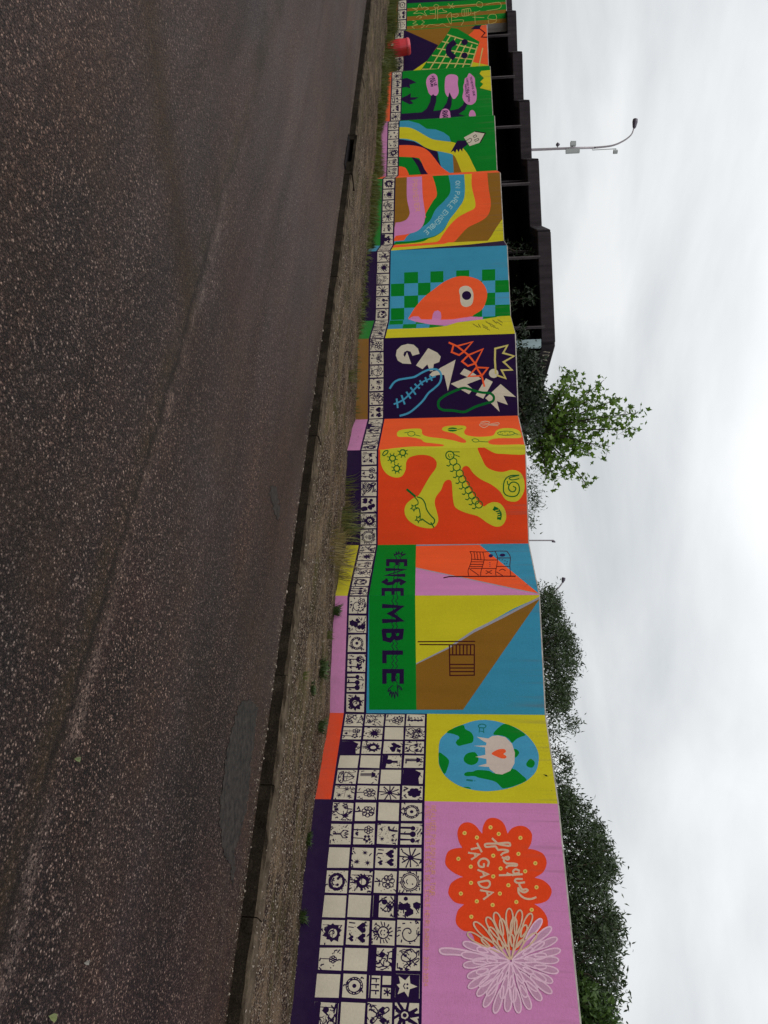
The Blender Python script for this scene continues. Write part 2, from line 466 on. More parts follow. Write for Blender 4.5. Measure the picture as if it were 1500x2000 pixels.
M_GROUND = dirt_mat('ground_soil', (0.12, 0.10, 0.07), (0.06, 0.05, 0.035), (0.04, 0.06, 0.015), 0.4)
M_OLD = concrete('kerb_granite', (0.052, 0.040, 0.030), (0.012, 0.009, 0.007), 0.85, 0.85, 1.6)
def kerb_mat():
    m, n, b = new_mat('kerb_stone')
    P = pos(n)
    fine = noise(n, P, 70, 5, 0.7); blot = noise(n, P, 4.0, 6, 0.65)
    face = ramp(n, math_n(n, 'ADD', math_n(n, 'MULTIPLY', fine, 0.5), math_n(n, 'MULTIPLY', blot, 0.5)), [(0.36, (0.006, 0.0045, 0.003)), (0.52, (0.020, 0.015, 0.010)), (0.68, (0.060, 0.048, 0.034))])
    g = n.nodes.new('ShaderNodeNewGeometry'); sp = N(n, 'ShaderNodeSeparateXYZ'); n.links.new(g.outputs['Normal'], sp.inputs[0])
    up = ramp(n, sp.outputs['Z'], [(0.35, 0.0), (0.85, 1.0)])
    dust = math_n(n, 'MULTIPLY', up, ramp(n, noise(n, P, 7, 6, 0.7), [(0.36, 0.15), (0.62, 0.9)]))
    n.links.new(mixc(n, dust, face, (0.115, 0.088, 0.060)), b.inputs['Base Color'])
    b.inputs['Roughness'].default_value = 0.95; b.inputs['Specular IOR Level'].default_value = 0.06
    bump(n, b, math_n(n, 'ADD', fine, blot), 0.8, 0.015)
    return m
M_KERB = kerb_mat()
M_TAR = concrete('tar', (0.016, 0.015, 0.014), (0.048, 0.042, 0.037), 0.8, 0.75, 2.6)
M_CONC = concrete('bare_concrete', (0.36, 0.33, 0.30), (0.10, 0.085, 0.07), 0.6)
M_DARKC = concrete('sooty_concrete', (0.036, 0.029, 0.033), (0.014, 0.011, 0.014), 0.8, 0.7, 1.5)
M_PALEC = concrete('pale_concrete', (0.40, 0.37, 0.37), (0.16, 0.13, 0.13), 0.5)
M_BLUEC = concrete('daylight_concrete', (0.36, 0.46, 0.48), (0.2, 0.24, 0.25), 0.4)  # bluish daylight put into the concrete colour
M_VOID = concrete('void_shade', (0.013, 0.010, 0.011), (0.006, 0.005, 0.006), 0.6)  # near-black: deep shade of the void and drain slot put into the colour

# ground to the horizon
R = 900
tag(mesh_obj('ground', [(-R, -R, -0.06), (R, -R, -0.06), (R, R, -0.06), (-R, R, -0.06)], [(0, 1, 2, 3)], M_GROUND), kind='structure')

# kerb line traced on the road plane
KP = [(442, 1997), (462, 1837), (485, 1675), (501, 1561), (528, 1350), (542, 1300), (562, 1150), (584, 1000), (597, 900), (612.5, 800),
      (625, 700), (631, 650), (644.5, 550), (656, 450), (664, 400), (673.6, 300), (688, 200), (703, 100), (718, 0)]
kt = []
for x, y in KP:
    p = on_z(x, y, 0)
    kt.append((p.dot(D_T), p.dot(D_W)))
kt = np.array(kt)
cf = np.polyfit(kt[:, 0], kt[:, 1], 2)
T0, T1 = -9.0, 26.0
def kerb_w(t):
    tt = min(max(t, kt[:, 0].min() - 3), kt[:, 0].max() + 2)
    return float(np.polyval(cf, tt))
def road_pt(t, w, z=0.0):
    return D_T * t + D_W * w + Vector((0, 0, z))
# road sheet
vs, fs = [], []
ts = np.linspace(-60, 70, 131)
for t in ts:
    vs += [road_pt(t, -9.5), road_pt(t, kerb_w(t) + 0.06)]
for i in range(len(ts) - 1):
    fs.append((2 * i, 2 * i + 1, 2 * i + 3, 2 * i + 2))
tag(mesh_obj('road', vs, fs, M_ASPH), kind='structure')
# smooth tar repair beside the kerb
def sheet(name, pix, z, mat, smooth=True):
    pts = catmull(pix, True, 8) if smooth else pix
    jr = random.Random(2)
    pts = [(x + jr.gauss(0, 1.3), y + jr.gauss(0, 1.6)) for x, y in pts]
    p3 = [on_z(x, y, z) for x, y in pts]
    tri = tessellate_polygon([p3])
    return mesh_obj(name, p3, [tuple(t) for t in tri], mat)
def catmull(pts, closed=False, n=6):
    pts = [Vector((p[0], p[1])) for p in pts]
    L = len(pts)
    if L < 3: return [tuple(p) for p in pts]
    out = []
    rngk = range(L) if closed else range(L - 1)
    for i in rngk:
        if closed: p0, p1, p2, p3 = pts[i - 1], pts[i], pts[(i + 1) % L], pts[(i + 2) % L]
        else: p0, p1, p2, p3 = pts[max(i - 1, 0)], pts[i], pts[i + 1], pts[min(i + 2, L - 1)]
        for k in range(n):
            t = k / n
            a = 2 * p1; b_ = (p2 - p0) * t; c = (2 * p0 - 5 * p1 + 4 * p2 - p3) * t * t; d = (-p0 + 3 * p1 - 3 * p2 + p3) * t ** 3
            out.append(tuple(0.5 * (a + b_ + c + d)))
    if not closed: out.append(tuple(pts[-1]))
    return out
patch = [(468, 1374), (490, 1370), (503, 1380), (503, 1400), (497, 1440), (490, 1500), (484, 1560), (476, 1600), (466, 1640), (458, 1665), (459, 1700), (455, 1728), (451, 1712),
         (450, 1690), (438, 1668), (433, 1640), (429, 1600), (431, 1560), (438, 1510), (447, 1450), (460, 1400)]
tag(sheet('tar_patch', patch, 0.004, M_TAR), kind='structure')
tag(sheet('tar_patch', [(528, 950), (540, 955), (546, 985), (547, 1010), (541, 1015), (534, 990), (527, 965)], 0.004, M_TAR), kind='structure')

# kerb: separate granite blocks with open joints
kerb = tag(empty('kerb', road_pt(0, kerb_w(0))), kind='structure')
KH = 0.12
def kerb_block(Lb, seed, h=KH, wid=0.2, hole=None):
    r = random.Random(seed)
    mb = bmesh.new()
    segs = 9
    prof = [(0, -0.12), (0.004, h - 0.022), (0.022, h), (wid, h + 0.004), (wid, -0.12)]
    rows = []
    for i in range(segs + 1):
        x = -Lb / 2 + Lb * i / segs
        rows.append([mb.verts.new((x, q[0] + r.uniform(-.004, .004), q[1] + (r.uniform(-.007, .004) if 0 < j < 4 else 0))) for j, q in enumerate(prof)])
    for i in range(segs):
        for j in range(len(prof) - 1):
            mb.faces.new((rows[i][j], rows[i][j + 1], rows[i + 1][j + 1], rows[i + 1][j]))
    mb.faces.new(rows[0]); mb.faces.new(list(reversed(rows[-1])))
    bmesh.ops.recalc_face_normals(mb, faces=mb.faces[:])
    me = bpy.data.meshes.new('kerb_stone'); mb.to_mesh(me); mb.free()
    me.materials.append(M_KERB)
    return me
kmesh = [kerb_block(0.993, k) for k in range(8)]
p_in = on_z(676, 292, 0)
t_in = p_in.dot(D_T)
t = T0
ki = 0
while t < T1:
    tc_ = t + 0.5
    if abs(tc_ - t_in) > 0.62:
        o = bpy.data.objects.new('kerb_stone', kmesh[ki * 5 % 8])
        a = road_pt(t, kerb_w(t)); bb = road_pt(t + 1, kerb_w(t + 1))
        d = (bb - a); c = (a + bb) / 2
        o.location = c + Vector((0, 0, random.uniform(-0.008, 0.006)))
        ang = math.atan2(d.y, d.x)
        # block profile grows along +local y which must point to the wall
        o.rotation_euler = (0, 0, ang + (0 if Vector((-math.sin(ang), math.cos(ang), 0)).dot(D_W) > 0 else math.pi) + random.uniform(-.006, .006))
        link(o); o.parent = kerb; o.matrix_parent_inverse = kerb.matrix_world.inverted()
    ki += 1
    t += 1.0
    if abs(t - t_in) < 0.62: t = t_in + 0.62
# storm drain inlet in the kerb line
inl = empty('drain_inlet', road_pt(t_in, kerb_w(t_in)))
tag(inl, 'black slot of a storm drain inlet set in the kerb', 'drain')
ia = -D_T
base = road_pt(t_in, kerb_w(t_in))
mb = MB()
for sg in (-1, 1):
    mb.box(base + D_W * 0.13 + D_T * sg * 0.54 + Vector((0, 0, 0.03)), 0.14, 0.26, 0.20, D_T)
mb.box(base + D_W * 0.15 + Vector((0, 0, 0.118)), 1.22, 0.30, 0.045, D_T)
mb.build('stone_frame', M_KERB, inl)
mb = MB()
mb.box(base + D_W * 0.25 + Vector((0, 0, 0.04)), 0.93, 0.03, 0.12, D_T)
mb.build('dark_recess', M_VOID, inl)
mb = MB()
mb.box(base + D_W * 0.05 + Vector((0, 0, 0.012)), 0.93, 0.30, 0.012, D_T)
mb.build('sill', M_VOID, inl)

# gravel verge between kerb and wall (runs on under the wall)
def verge_z(t, q):
    n_ = (math.sin(t * 1.9 + 1.3) * 0.5 + math.sin(t * 4.3 + q * 3) * 0.3 + math.sin(t * 0.7 + 2 + q * 2) * 0.7 + math.sin(q * 9 + t) * 0.3)
    return KH - 0.010 - 0.098 * min(q, 1.25) ** 1.3 + 0.020 * n_ * min(1, q * 1.6)
nv = 46
ts = np.linspace(-16, 40, 340)
vs, fs = [], []
for i, t in enumerate(ts):
    for j in range(nv):
        q = j / (nv - 1)
        vs.append(road_pt(t, kerb_w(t) + 0.185 + q * 7.0, verge_z(t, q * 3) + random.uniform(-.006, .006) * (j > 0)))
for i in range(len(ts) - 1):
    for j in range(nv - 1):
        a = i * nv + j
        fs.append((a, a + 1, a + nv + 1, a + nv))
tag(mesh_obj('verge', vs, fs, M_DIRT, smooth=True), kind='structure')
def verge_at(x, y):
    """photo pixel -> point on the verge"""
    p = on_z(x, y, 0.09)
    for _ in range(3):
        t = p.dot(D_T); q = (p.dot(D_W) - kerb_w(t) - 0.185) / 7.0
        p = on_z(x, y, verge_z(t, q * 3) if q > 0 else 0.0)
    return p
# ================================================================== MURAL WALL
Z_TOP, Z_EDGE = 2.81, 0.49
def proj(p):
    v = Vector(p) - ORG; z = v.dot(fwd)
    return (750 + F * v.dot(upv) / z, 1000 + F * v.dot(rgt) / z)
CORN = [(2090, 657, 1145), (1566, 694, 1090), (1394.6, 715, 1066), (1162.8, 720, 1054), (1063, 737, 1033), (875.5, 738, 1026), (815, 750, 1012),
        (656, 752, 1007), (621, 762, 999), (484.3, 764, 992), (473.6, 770, 985), (342, 773, 978), (338, 779, 972), (231, 781, 967),
        (230, 784, 963.5), (134.6, 787, 958.5), (133.5, 789, 954), (54, 790.5, 952), (52.5, 794.5, 947.5), (-25, 797, 945)]
WP = []
for U, e, tp in CORN:
    m = ray((e + tp) / 2, U); dx = Vector((m.x, m.y, 0)).normalized(); r = 12.0
    for _ in range(25):
        a = proj(dx * r + Vector((0, 0, Z_TOP))); b = proj(dx * r + Vector((0, 0, Z_EDGE)))
        r *= (a[0] - b[0]) / (tp - e)
    WP.append(dx * r)
PN = ['A', 'B', 'C', 'D', 'E', 'F', 'G', 'H', 'I', 'J', 'K', 'KL', 'L', 'LM', 'M', 'MN', 'N', 'NO', 'O']
FIELD = dict(A='pink', B='yellow', C='blue', D='blue', E='red', F='orange', G='purple', H='yellow', I='blue', J='purple', K='ochre',
             KL='orange', L='green', LM='green', M='green', MN='green', N='orange', NO='green', O='ochre')
FOOT = dict(A='purple', B='red', C='pink', D='yellow', E='purple', F='pink', G='ochre', H='green', I='purple', J='blue', K='green',
            KL='orange', L='pink', LM='pink', M='orange', MN='orange', N='yellow', NO='yellow', O='orange')
LOOK = dict(A='pink wall face with dark grid of drawings and red flower', B='yellow wall face with globe and grid of drawings',
            C='blue wall face with brown triangle and small flag', D='return face with pink and orange rays and wavy flag',
            E='red wall face with yellow blob and caterpillar', F='orange return face with yellow branches',
            G='dark purple wall face with cut-out letters', H='narrow yellow return face', I='blue chequered wall face with red bird head',
            J='very narrow purple return face', K='ochre wall face with curved colour bands', L='green wall face with winding bands and small house',
            M='green wall face with purple tree and pink bubbles', N='wall face with green chequered smiling shape', O='tall striped wall face with pale line drawings')
wall = empty('mural_wall', (WP[0].x, WP[0].y, 0.05))
tag(wall, 'zigzag concrete retaining wall painted with a bright mural beside the road', 'wall', kind='thing')
TH = 0.22
def miter(i):
    a = (WP[i] - WP[i - 1]).normalized() if i > 0 else None
    b = (WP[i + 1] - WP[i]).normalized() if i < len(WP) - 1 else None
    na = Vector((a.y, -a.x, 0)) if a else None
    nb = Vector((b.y, -b.x, 0)) if b else None
    if na is None: n_ = nb
    elif nb is None: n_ = na
    else:
        n_ = (na + nb).normalized(); n_ = n_ / max(0.4, n_.dot(na))
    return WP[i] + n_ * TH      # direction (y,-x) of a leftward walk points away from the road
class Panel: pass
PAN = {}
for i, nme in enumerate(PN):
    p = Panel(); p.name = nme
    p.a = WP[i + 1]; p.b = WP[i]          # a = left end in the upright view, b = right end
    p.d = (p.b - p.a); p.L = p.d.length; p.d = p.d / p.L
    p.n = Vector((p.d.y, -p.d.x, 0))
    if p.n.dot(-p.a) < 0: p.n = -p.n
    p.top = Z_TOP + (0.66 if nme == 'O' else 0.0)
    p.seq = 0
    ia, ib = miter(i + 1), miter(i)
    zb = -0.25
    V = [p.a + Vector((0, 0, zb)), p.b + Vector((0, 0, zb)), p.b + Vector((0, 0, p.top)), p.a + Vector((0, 0, p.top)),
         ia + Vector((0, 0, zb)), ib + Vector((0, 0, zb)), ib + Vector((0, 0, p.top)), ia + Vector((0, 0, p.top))]
    bm = bmesh.new()
    bv = [bm.verts.new(v) for v in V]
    fcs = [(0, 1, 2, 3), (5, 4, 7, 6), (3, 2, 6, 7), (4, 0, 3, 7), (1, 5, 6, 2)]
    for f in fcs: bm.faces.new([bv[k] for k in f])
    bm.faces.ensure_lookup_table()
    bm.faces[0].material_index = 0
    for k in range(1, 5): bm.faces[k].material_index = 1
    te = [e for e in bm.edges if all(abs(v.co.z - p.top) < 1e-4 for v in e.verts)]
    bmesh.ops.bevel(bm, geom=te, offset=0.018, segments=2, profile=0.5, affect='EDGES', material=1)
    bmesh.ops.recalc_face_normals(bm, faces=bm.faces[:])
    me = bpy.data.meshes.new('panel'); bm.to_mesh(me); bm.free()
    me.materials.append(pm(FIELD[nme])); me.materials.append(M_CONC)
    p.obj = link(bpy.data.objects.new('panel', me), wall)
    if nme in LOOK: p.obj['label'] = LOOK[nme]
    PAN[nme] = p

# the wall runs on, plain, past the edge of the picture
mbx = MB(); e_a = WP[0]; e_b = WP[0] - D_T * 40; off_ = D_W * TH
for pts_, mi_ in (([e_a, e_b], 0),):
    z0_, z1_ = Vector((0, 0, -.25)), Vector((0, 0, Z_TOP))
    mbx.face([e_a + z0_, e_b + z0_, e_b + z1_, e_a + z1_], 0)
    mbx.face([e_a + z1_, e_b + z1_, e_b + off_ + z1_, e_a + off_ + z1_], 1)
    mbx.face([e_b + off_ + z0_, e_a + off_ + z0_, e_a + off_ + z1_, e_b + off_ + z1_], 1)
mbx.build('panel', [pm('pink'), M_CONC], wall)

def sz(p, x, y):
    """photo pixel -> (along, height) on a panel"""
    d = ray(x, y)
    t = (p.a - ORG).dot(p.n) / d.dot(p.n)
    q = ORG + d * t
    return ((q - p.a).dot(p.d), q.z)
def to3(p, s, z, off):
    return p.a + p.d * s + p.n * off + Vector((0, 0, z))
def clip_poly(pts, p, zlo=-0.24):
    for ax, lim, sg in ((0, 0.0, 1), (0, p.L, -1), (1, zlo, 1), (1, p.top - 0.012, -1)):
        out = []
        L = len(pts)
        for i in range(L):
            a, b = pts[i], pts[(i + 1) % L]
            da, db = (a[ax] - lim) * sg, (b[ax] - lim) * sg
            if da >= 0: out.append(a)
            if (da >= 0) != (db >= 0):
                t = da / (da - db)
                out.append((a[0] + (b[0] - a[0]) * t, a[1] + (b[1] - a[1]) * t) + ((a[2] + (b[2] - a[2]) * t,) if len(a) > 2 else ()))
        pts = out
        if len(pts) < 3: return []
    return pts
STEP = 0.000022
class Motif:
    """one painted motif: a paint film of a few tenths of a millimetre on one or more panels"""
    def __init__(s, name, panels, label=None, z=(0, 0, 1.0)):
        s.name = name; s.P = [PAN[q] for q in (panels if isinstance(panels, (list, tuple)) else [panels])]
        s.label = label; s.zo = z; s.mb = {p.name: ([], [], [], []) for p in s.P}
        s.off = {p.name: 0.0008 + p.seq * STEP for p in s.P}
    def px(s, q): return (s.zo[0] + q[0] / s.zo[2], s.zo[1] + q[1] / s.zo[2])
    def _add(s, p, pts, col, offs):
        V, Fc, Mi, Mn = s.mb[p.name]
        if col not in Mn: Mn.append(col)
        k = Mn.index(col)
        i = len(V)
        V += [to3(p, q[0], q[1], offs) for q in pts]
        if len(pts) <= 4:
            Fc.append(tuple(range(i, i + len(pts)))); Mi.append(k)
        else:
            res = delaunay_2d_cdt([Vector((q[0], q[1])) for q in pts], [], [list(range(len(pts)))], 1, 1e-6)
            del V[i:]
            V += [to3(p, q[0], q[1], offs) for q in res[0]]
            for t in res[2]:
                Fc.append(tuple(i + j for j in t)); Mi.append(k)
    def _bump(s, p, n=1):
        s.off[p.name] += STEP * n; p.seq += n
    def zlo(s, p): return (SQ0 + 4 * ROW if p.name in 'AB' else SQ1 + 0.03) + 0.001
    def fill_sz(s, p, pts, col, zlo=-0.24):
        pts = clip_poly(pts, p, zlo)
        if pts: s._add(p, pts, col, s.off[p.name]); s._bump(p)
    def fill(s, pts, col, smooth=False, n=6):
        if smooth: pts = catmull(pts, True, n)
        for p in s.P:
            s.fill_sz(p, [sz(p, *s.px(q)) for q in pts], col, s.zlo(p))
        return s
    def petals(s, segs, col, n=6):
        out = []
        for sg in segs: out += catmull(sg, False, n)[:-1]
        return s.fill(out, col)
    def circ(s, c, r, col, ry=None, n=18):
        ry = ry or r
        return s.fill([(c[0] + r * math.cos(2 * math.pi * i / n), c[1] + ry * math.sin(2 * math.pi * i / n)) for i in range(n)], col)
    def line(s, pts, w, col, smooth=True, closed=False, n=5, conv=True, jit=0.0):
        if smooth and len(pts) > 2: pts = catmull(pts, closed, n)
        pts = [Vector((q[0], q[1])) for q in pts]
        if closed: pts = pts + [pts[0]]
        L, R_ = [], []
        m = len(pts)
        if not closed and m >= 2:          # square-ish cap
            pts[0] = pts[0] + (pts[0] - pts[1]).normalized() * w * 0.3
            pts[-1] = pts[-1] + (pts[-1] - pts[-2]).normalized() * w * 0.3
        for i in range(m):
            a = pts[i] - pts[i - 1] if i > 0 else (pts[0] - pts[-2] if closed else pts[1] - pts[0])
            b = pts[i + 1] - pts[i] if i < m - 1 else (pts[1] - pts[0] if closed else pts[-1] - pts[-2])
            if a.length < 1e-6: a = b
            if b.length < 1e-6: b = a
            a = a.normalized(); b = b.normalized()
            t = a + b
            if t.length < 0.2: t = a
            t.normalize()
            nn = Vector((-t.y, t.x))
            k = 1 / max(0.55, abs(nn.dot(Vector((-a.y, a.x)))))
            hw = w / 2 * k * (1 + random.uniform(-jit, jit))
            L.append(pts[i] + nn * hw); R_.append(pts[i] - nn * hw)
        for p in s.P:
            o0 = s.off[p.name]
            for i in range(m - 1):
                q = [L[i], L[i + 1], R_[i + 1], R_[i]]
                q = [sz(p, *s.px(v)) for v in q] if conv else [tuple(v) for v in q]
                q = clip_poly(q, p, s.zlo(p) if conv else -0.24)
                if q: s._add(p, q, col, o0 + STEP * 0.5 * (1 + i % 2 * 0.4) + STEP * 0.4 * i / max(m, 24))
            s._bump(p)
        return s
    def done(s):
        for p in s.P:
            V, Fc, Mi, Mn = s.mb[p.name]
            if not Fc: continue
            o = mesh_obj(s.name, V, Fc, [pm(c) for c in Mn], p.obj, Mi)
            if s.label: o['label'] = s.label
            if s.name in ('painted_credit_lettering', 'painted_line_drawings', 'painted_handwriting', 'painted_shoe_outline', 'painted_beetles', 'painted_lettering'): o['kind'] = 'stuff'
GLY = {
 'A': [[(0, 0), (.5, 1), (1, 0)], [(.2, .36), (.8, .36)]], 'B': [[(0, 0), (0, 1), (.65, .95), (.75, .75), (.6, .55), (0, .53)], [(.6, .55), (.95, .35), (.8, .05), (0, 0)]],
 'C': [[(.95, .85), (.5, 1), (.08, .7), (.08, .3), (.5, 0), (.95, .15)]], 'D': [[(0, 0), (0, 1), (.6, .92), (.95, .55), (.7, .1), (0, 0)]],
 'E': [[(.95, 1), (0, 1), (0, 0), (.95, 0)], [(0, .52), (.75, .52)]], 'F': [[(.95, 1), (0, 1), (0, 0)], [(0, .52), (.75, .52)]],
 'G': [[(.95, .85), (.5, 1), (.08, .7), (.08, .3), (.5, 0), (.92, .15), (.92, .48), (.55, .48)]], 'H': [[(0, 0), (0, 1)], [(1, 0), (1, 1)], [(0, .5), (1, .5)]],
 'I': [[(.5, 0), (.5, 1)]], 'L': [[(0, 1), (0, 0), (.9, 0)]], 'M': [[(0, 0), (.05, 1), (.5, .4), (.95, 1), (1, 0)]], 'N': [[(0, 0), (0, 1), (1, 0), (1, 1)]],
 'O': [[(.5, 1), (.08, .75), (.05, .3), (.5, 0), (.92, .3), (.92, .75), (.5, 1)]], 'P': [[(0, 0), (0, 1), (.75, .95), (.9, .72), (.7, .5), (0, .46)]],
 'Q': [[(.5, 1), (.08, .75), (.05, .3), (.5, 0), (.92, .3), (.92, .75), (.5, 1)], [(.6, .3), (1, -.05)]],
 'R': [[(0, 0), (0, 1), (.75, .95), (.9, .72), (.7, .5), (0, .46)], [(.45, .46), (.95, 0)]], 'S': [[(.9, .85), (.5, 1), (.1, .8), (.25, .56), (.75, .44), (.92, .2), (.5, 0), (.08, .14)]],
 'T': [[(0, 1), (1, 1)], [(.5, 1), (.5, 0)]], 'U': [[(0, 1), (.05, .25), (.5, 0), (.95, .25), (1, 1)]], 'V': [[(0, 1), (.5, 0), (1, 1)]], 'Z': [[(0, 1), (1, 1), (0, 0), (1, 0)]],
 '1': [[(.2, .75), (.5, 1), (.5, 0)]], '2': [[(.08, .75), (.4, 1), (.9, .75), (.1, 0), (.95, 0)]], '0': [[(.5, 1), (.08, .7), (.08, .3), (.5, 0), (.92, .3), (.92, .7), (.5, 1)]],
 '3': [[(.1, .9), (.6, 1), (.85, .75), (.45, .54), (.9, .28), (.5, 0), (.08, .12)]], '4': [[(.7, 0), (.7, 1), (.05, .3), (.98, .3)]], '-': [[(.1, .45), (.9, .45)]],
 "'": [[(.5, 1), (.4, .75)]], 'i': [[(.5, 0), (.5, .62)], [(.5, .85), (.5, .95)]], '.': [[(.4, 0), (.6, 0)]]}
for c_, base_ in (('É', 'E'), ('È', 'E')):
    GLY[c_] = GLY[base_] + [[(.35, 1.12), (.65, 1.3)] if c_ == 'É' else [(.35, 1.3), (.65, 1.12)]]
GLY['Œ'] = [[(.5, 1), (.08, .75), (.05, .3), (.5, 0), (.95, 0)], [(.5, 0), (.5, 1), (.95, 1)], [(.5, .52), (.85, .52)]]
def text_path(mo, text, path, h, w, col, gap=0.35, sp=0.6, glyph_w=None):
    """letters on a path (motif coordinates); reading along the path, letter tops towards +x of the photo"""
    P = catmull(path, False, 10)
    P = [Vector(q) for q in P]
    acc = [0.0]
    for i in range(1, len(P)): acc.append(acc[-1] + (P[i] - P[i - 1]).length)
    tot = acc[-1]
    units = sum((sp if c == ' ' else (0.35 if c in "I1'-i." else 1.0)) + gap for c in text) - gap
    u = tot / units
    pos_ = 0.0
    for c in text:
        gw = (sp if c == ' ' else (0.35 if c in "I1'-i." else 1.0))
        if c != ' ':
            m = (pos_ + gw / 2) * u
            k = max(1, min(len(P) - 1, next((j for j in range(len(acc)) if acc[j] >= m), len(P) - 1)))
            f = (m - acc[k - 1]) / max(1e-6, acc[k] - acc[k - 1])
            c0 = P[k - 1].lerp(P[k], f); tg = (P[k] - P[k - 1]).normalized(); up = Vector((tg.y, -tg.x))
            jr = random.uniform(-.05, .05) * h
            for st in GLY[c]:
                q = [c0 + tg * ((a if gw > .4 else .5 + (a - .5) * .6) - .5) * u * gw + up * ((b - .5) * h + jr) for a, b in st]
                mo.line(q, w, col, smooth=False)
        pos_ += gw + gap
def glyph_box(mo, c, x0, x1, y0, y1, w, col):
    for st in GLY[c]:
        mo.line([(x0 + (x1 - x0) * b, y0 + (y1 - y0) * a) for a, b in st], w, col, smooth=False)

# ---- the plain foot band and the purple frame band of every face
SQ0, SQ1 = EYE - 1.43, EYE - 1.197       # set below from the photo heights
def z_of(pn, x, y): return sz(PAN[pn], x, y)[1]
zs = [(z_of('C', 682, 1166), z_of('C', 716, 1166)), (z_of('E', 707, 880), z_of('E', 735, 880)), (z_of('G', 724, 665), z_of('G', 749, 665)), (z_of('I', 737, 495), z_of('I', 761, 495))]
SQ0 = sum(a for a, b in zs) / 4; SQ1 = sum(b for a, b in zs) / 4
ROW = SQ1 - SQ0 + 0.028
for nme in PN:
    p = PAN[nme]
    if nme not in ('A', 'B'):
        m = Motif('painted_frame', nme); m.fill_sz(p, [(-1, SQ0 - 0.03), (9, SQ0 - 0.03), (9, SQ1 + 0.03), (-1, SQ1 + 0.03)], 'purple'); m.done()
    m = Motif('painted_foot_band', nme); m.fill_sz(p, [(-1, -0.3), (9, -0.3), (9, SQ0 - 0.03), (-1, SQ0 - 0.03)], FOOT[nme]); m.done()

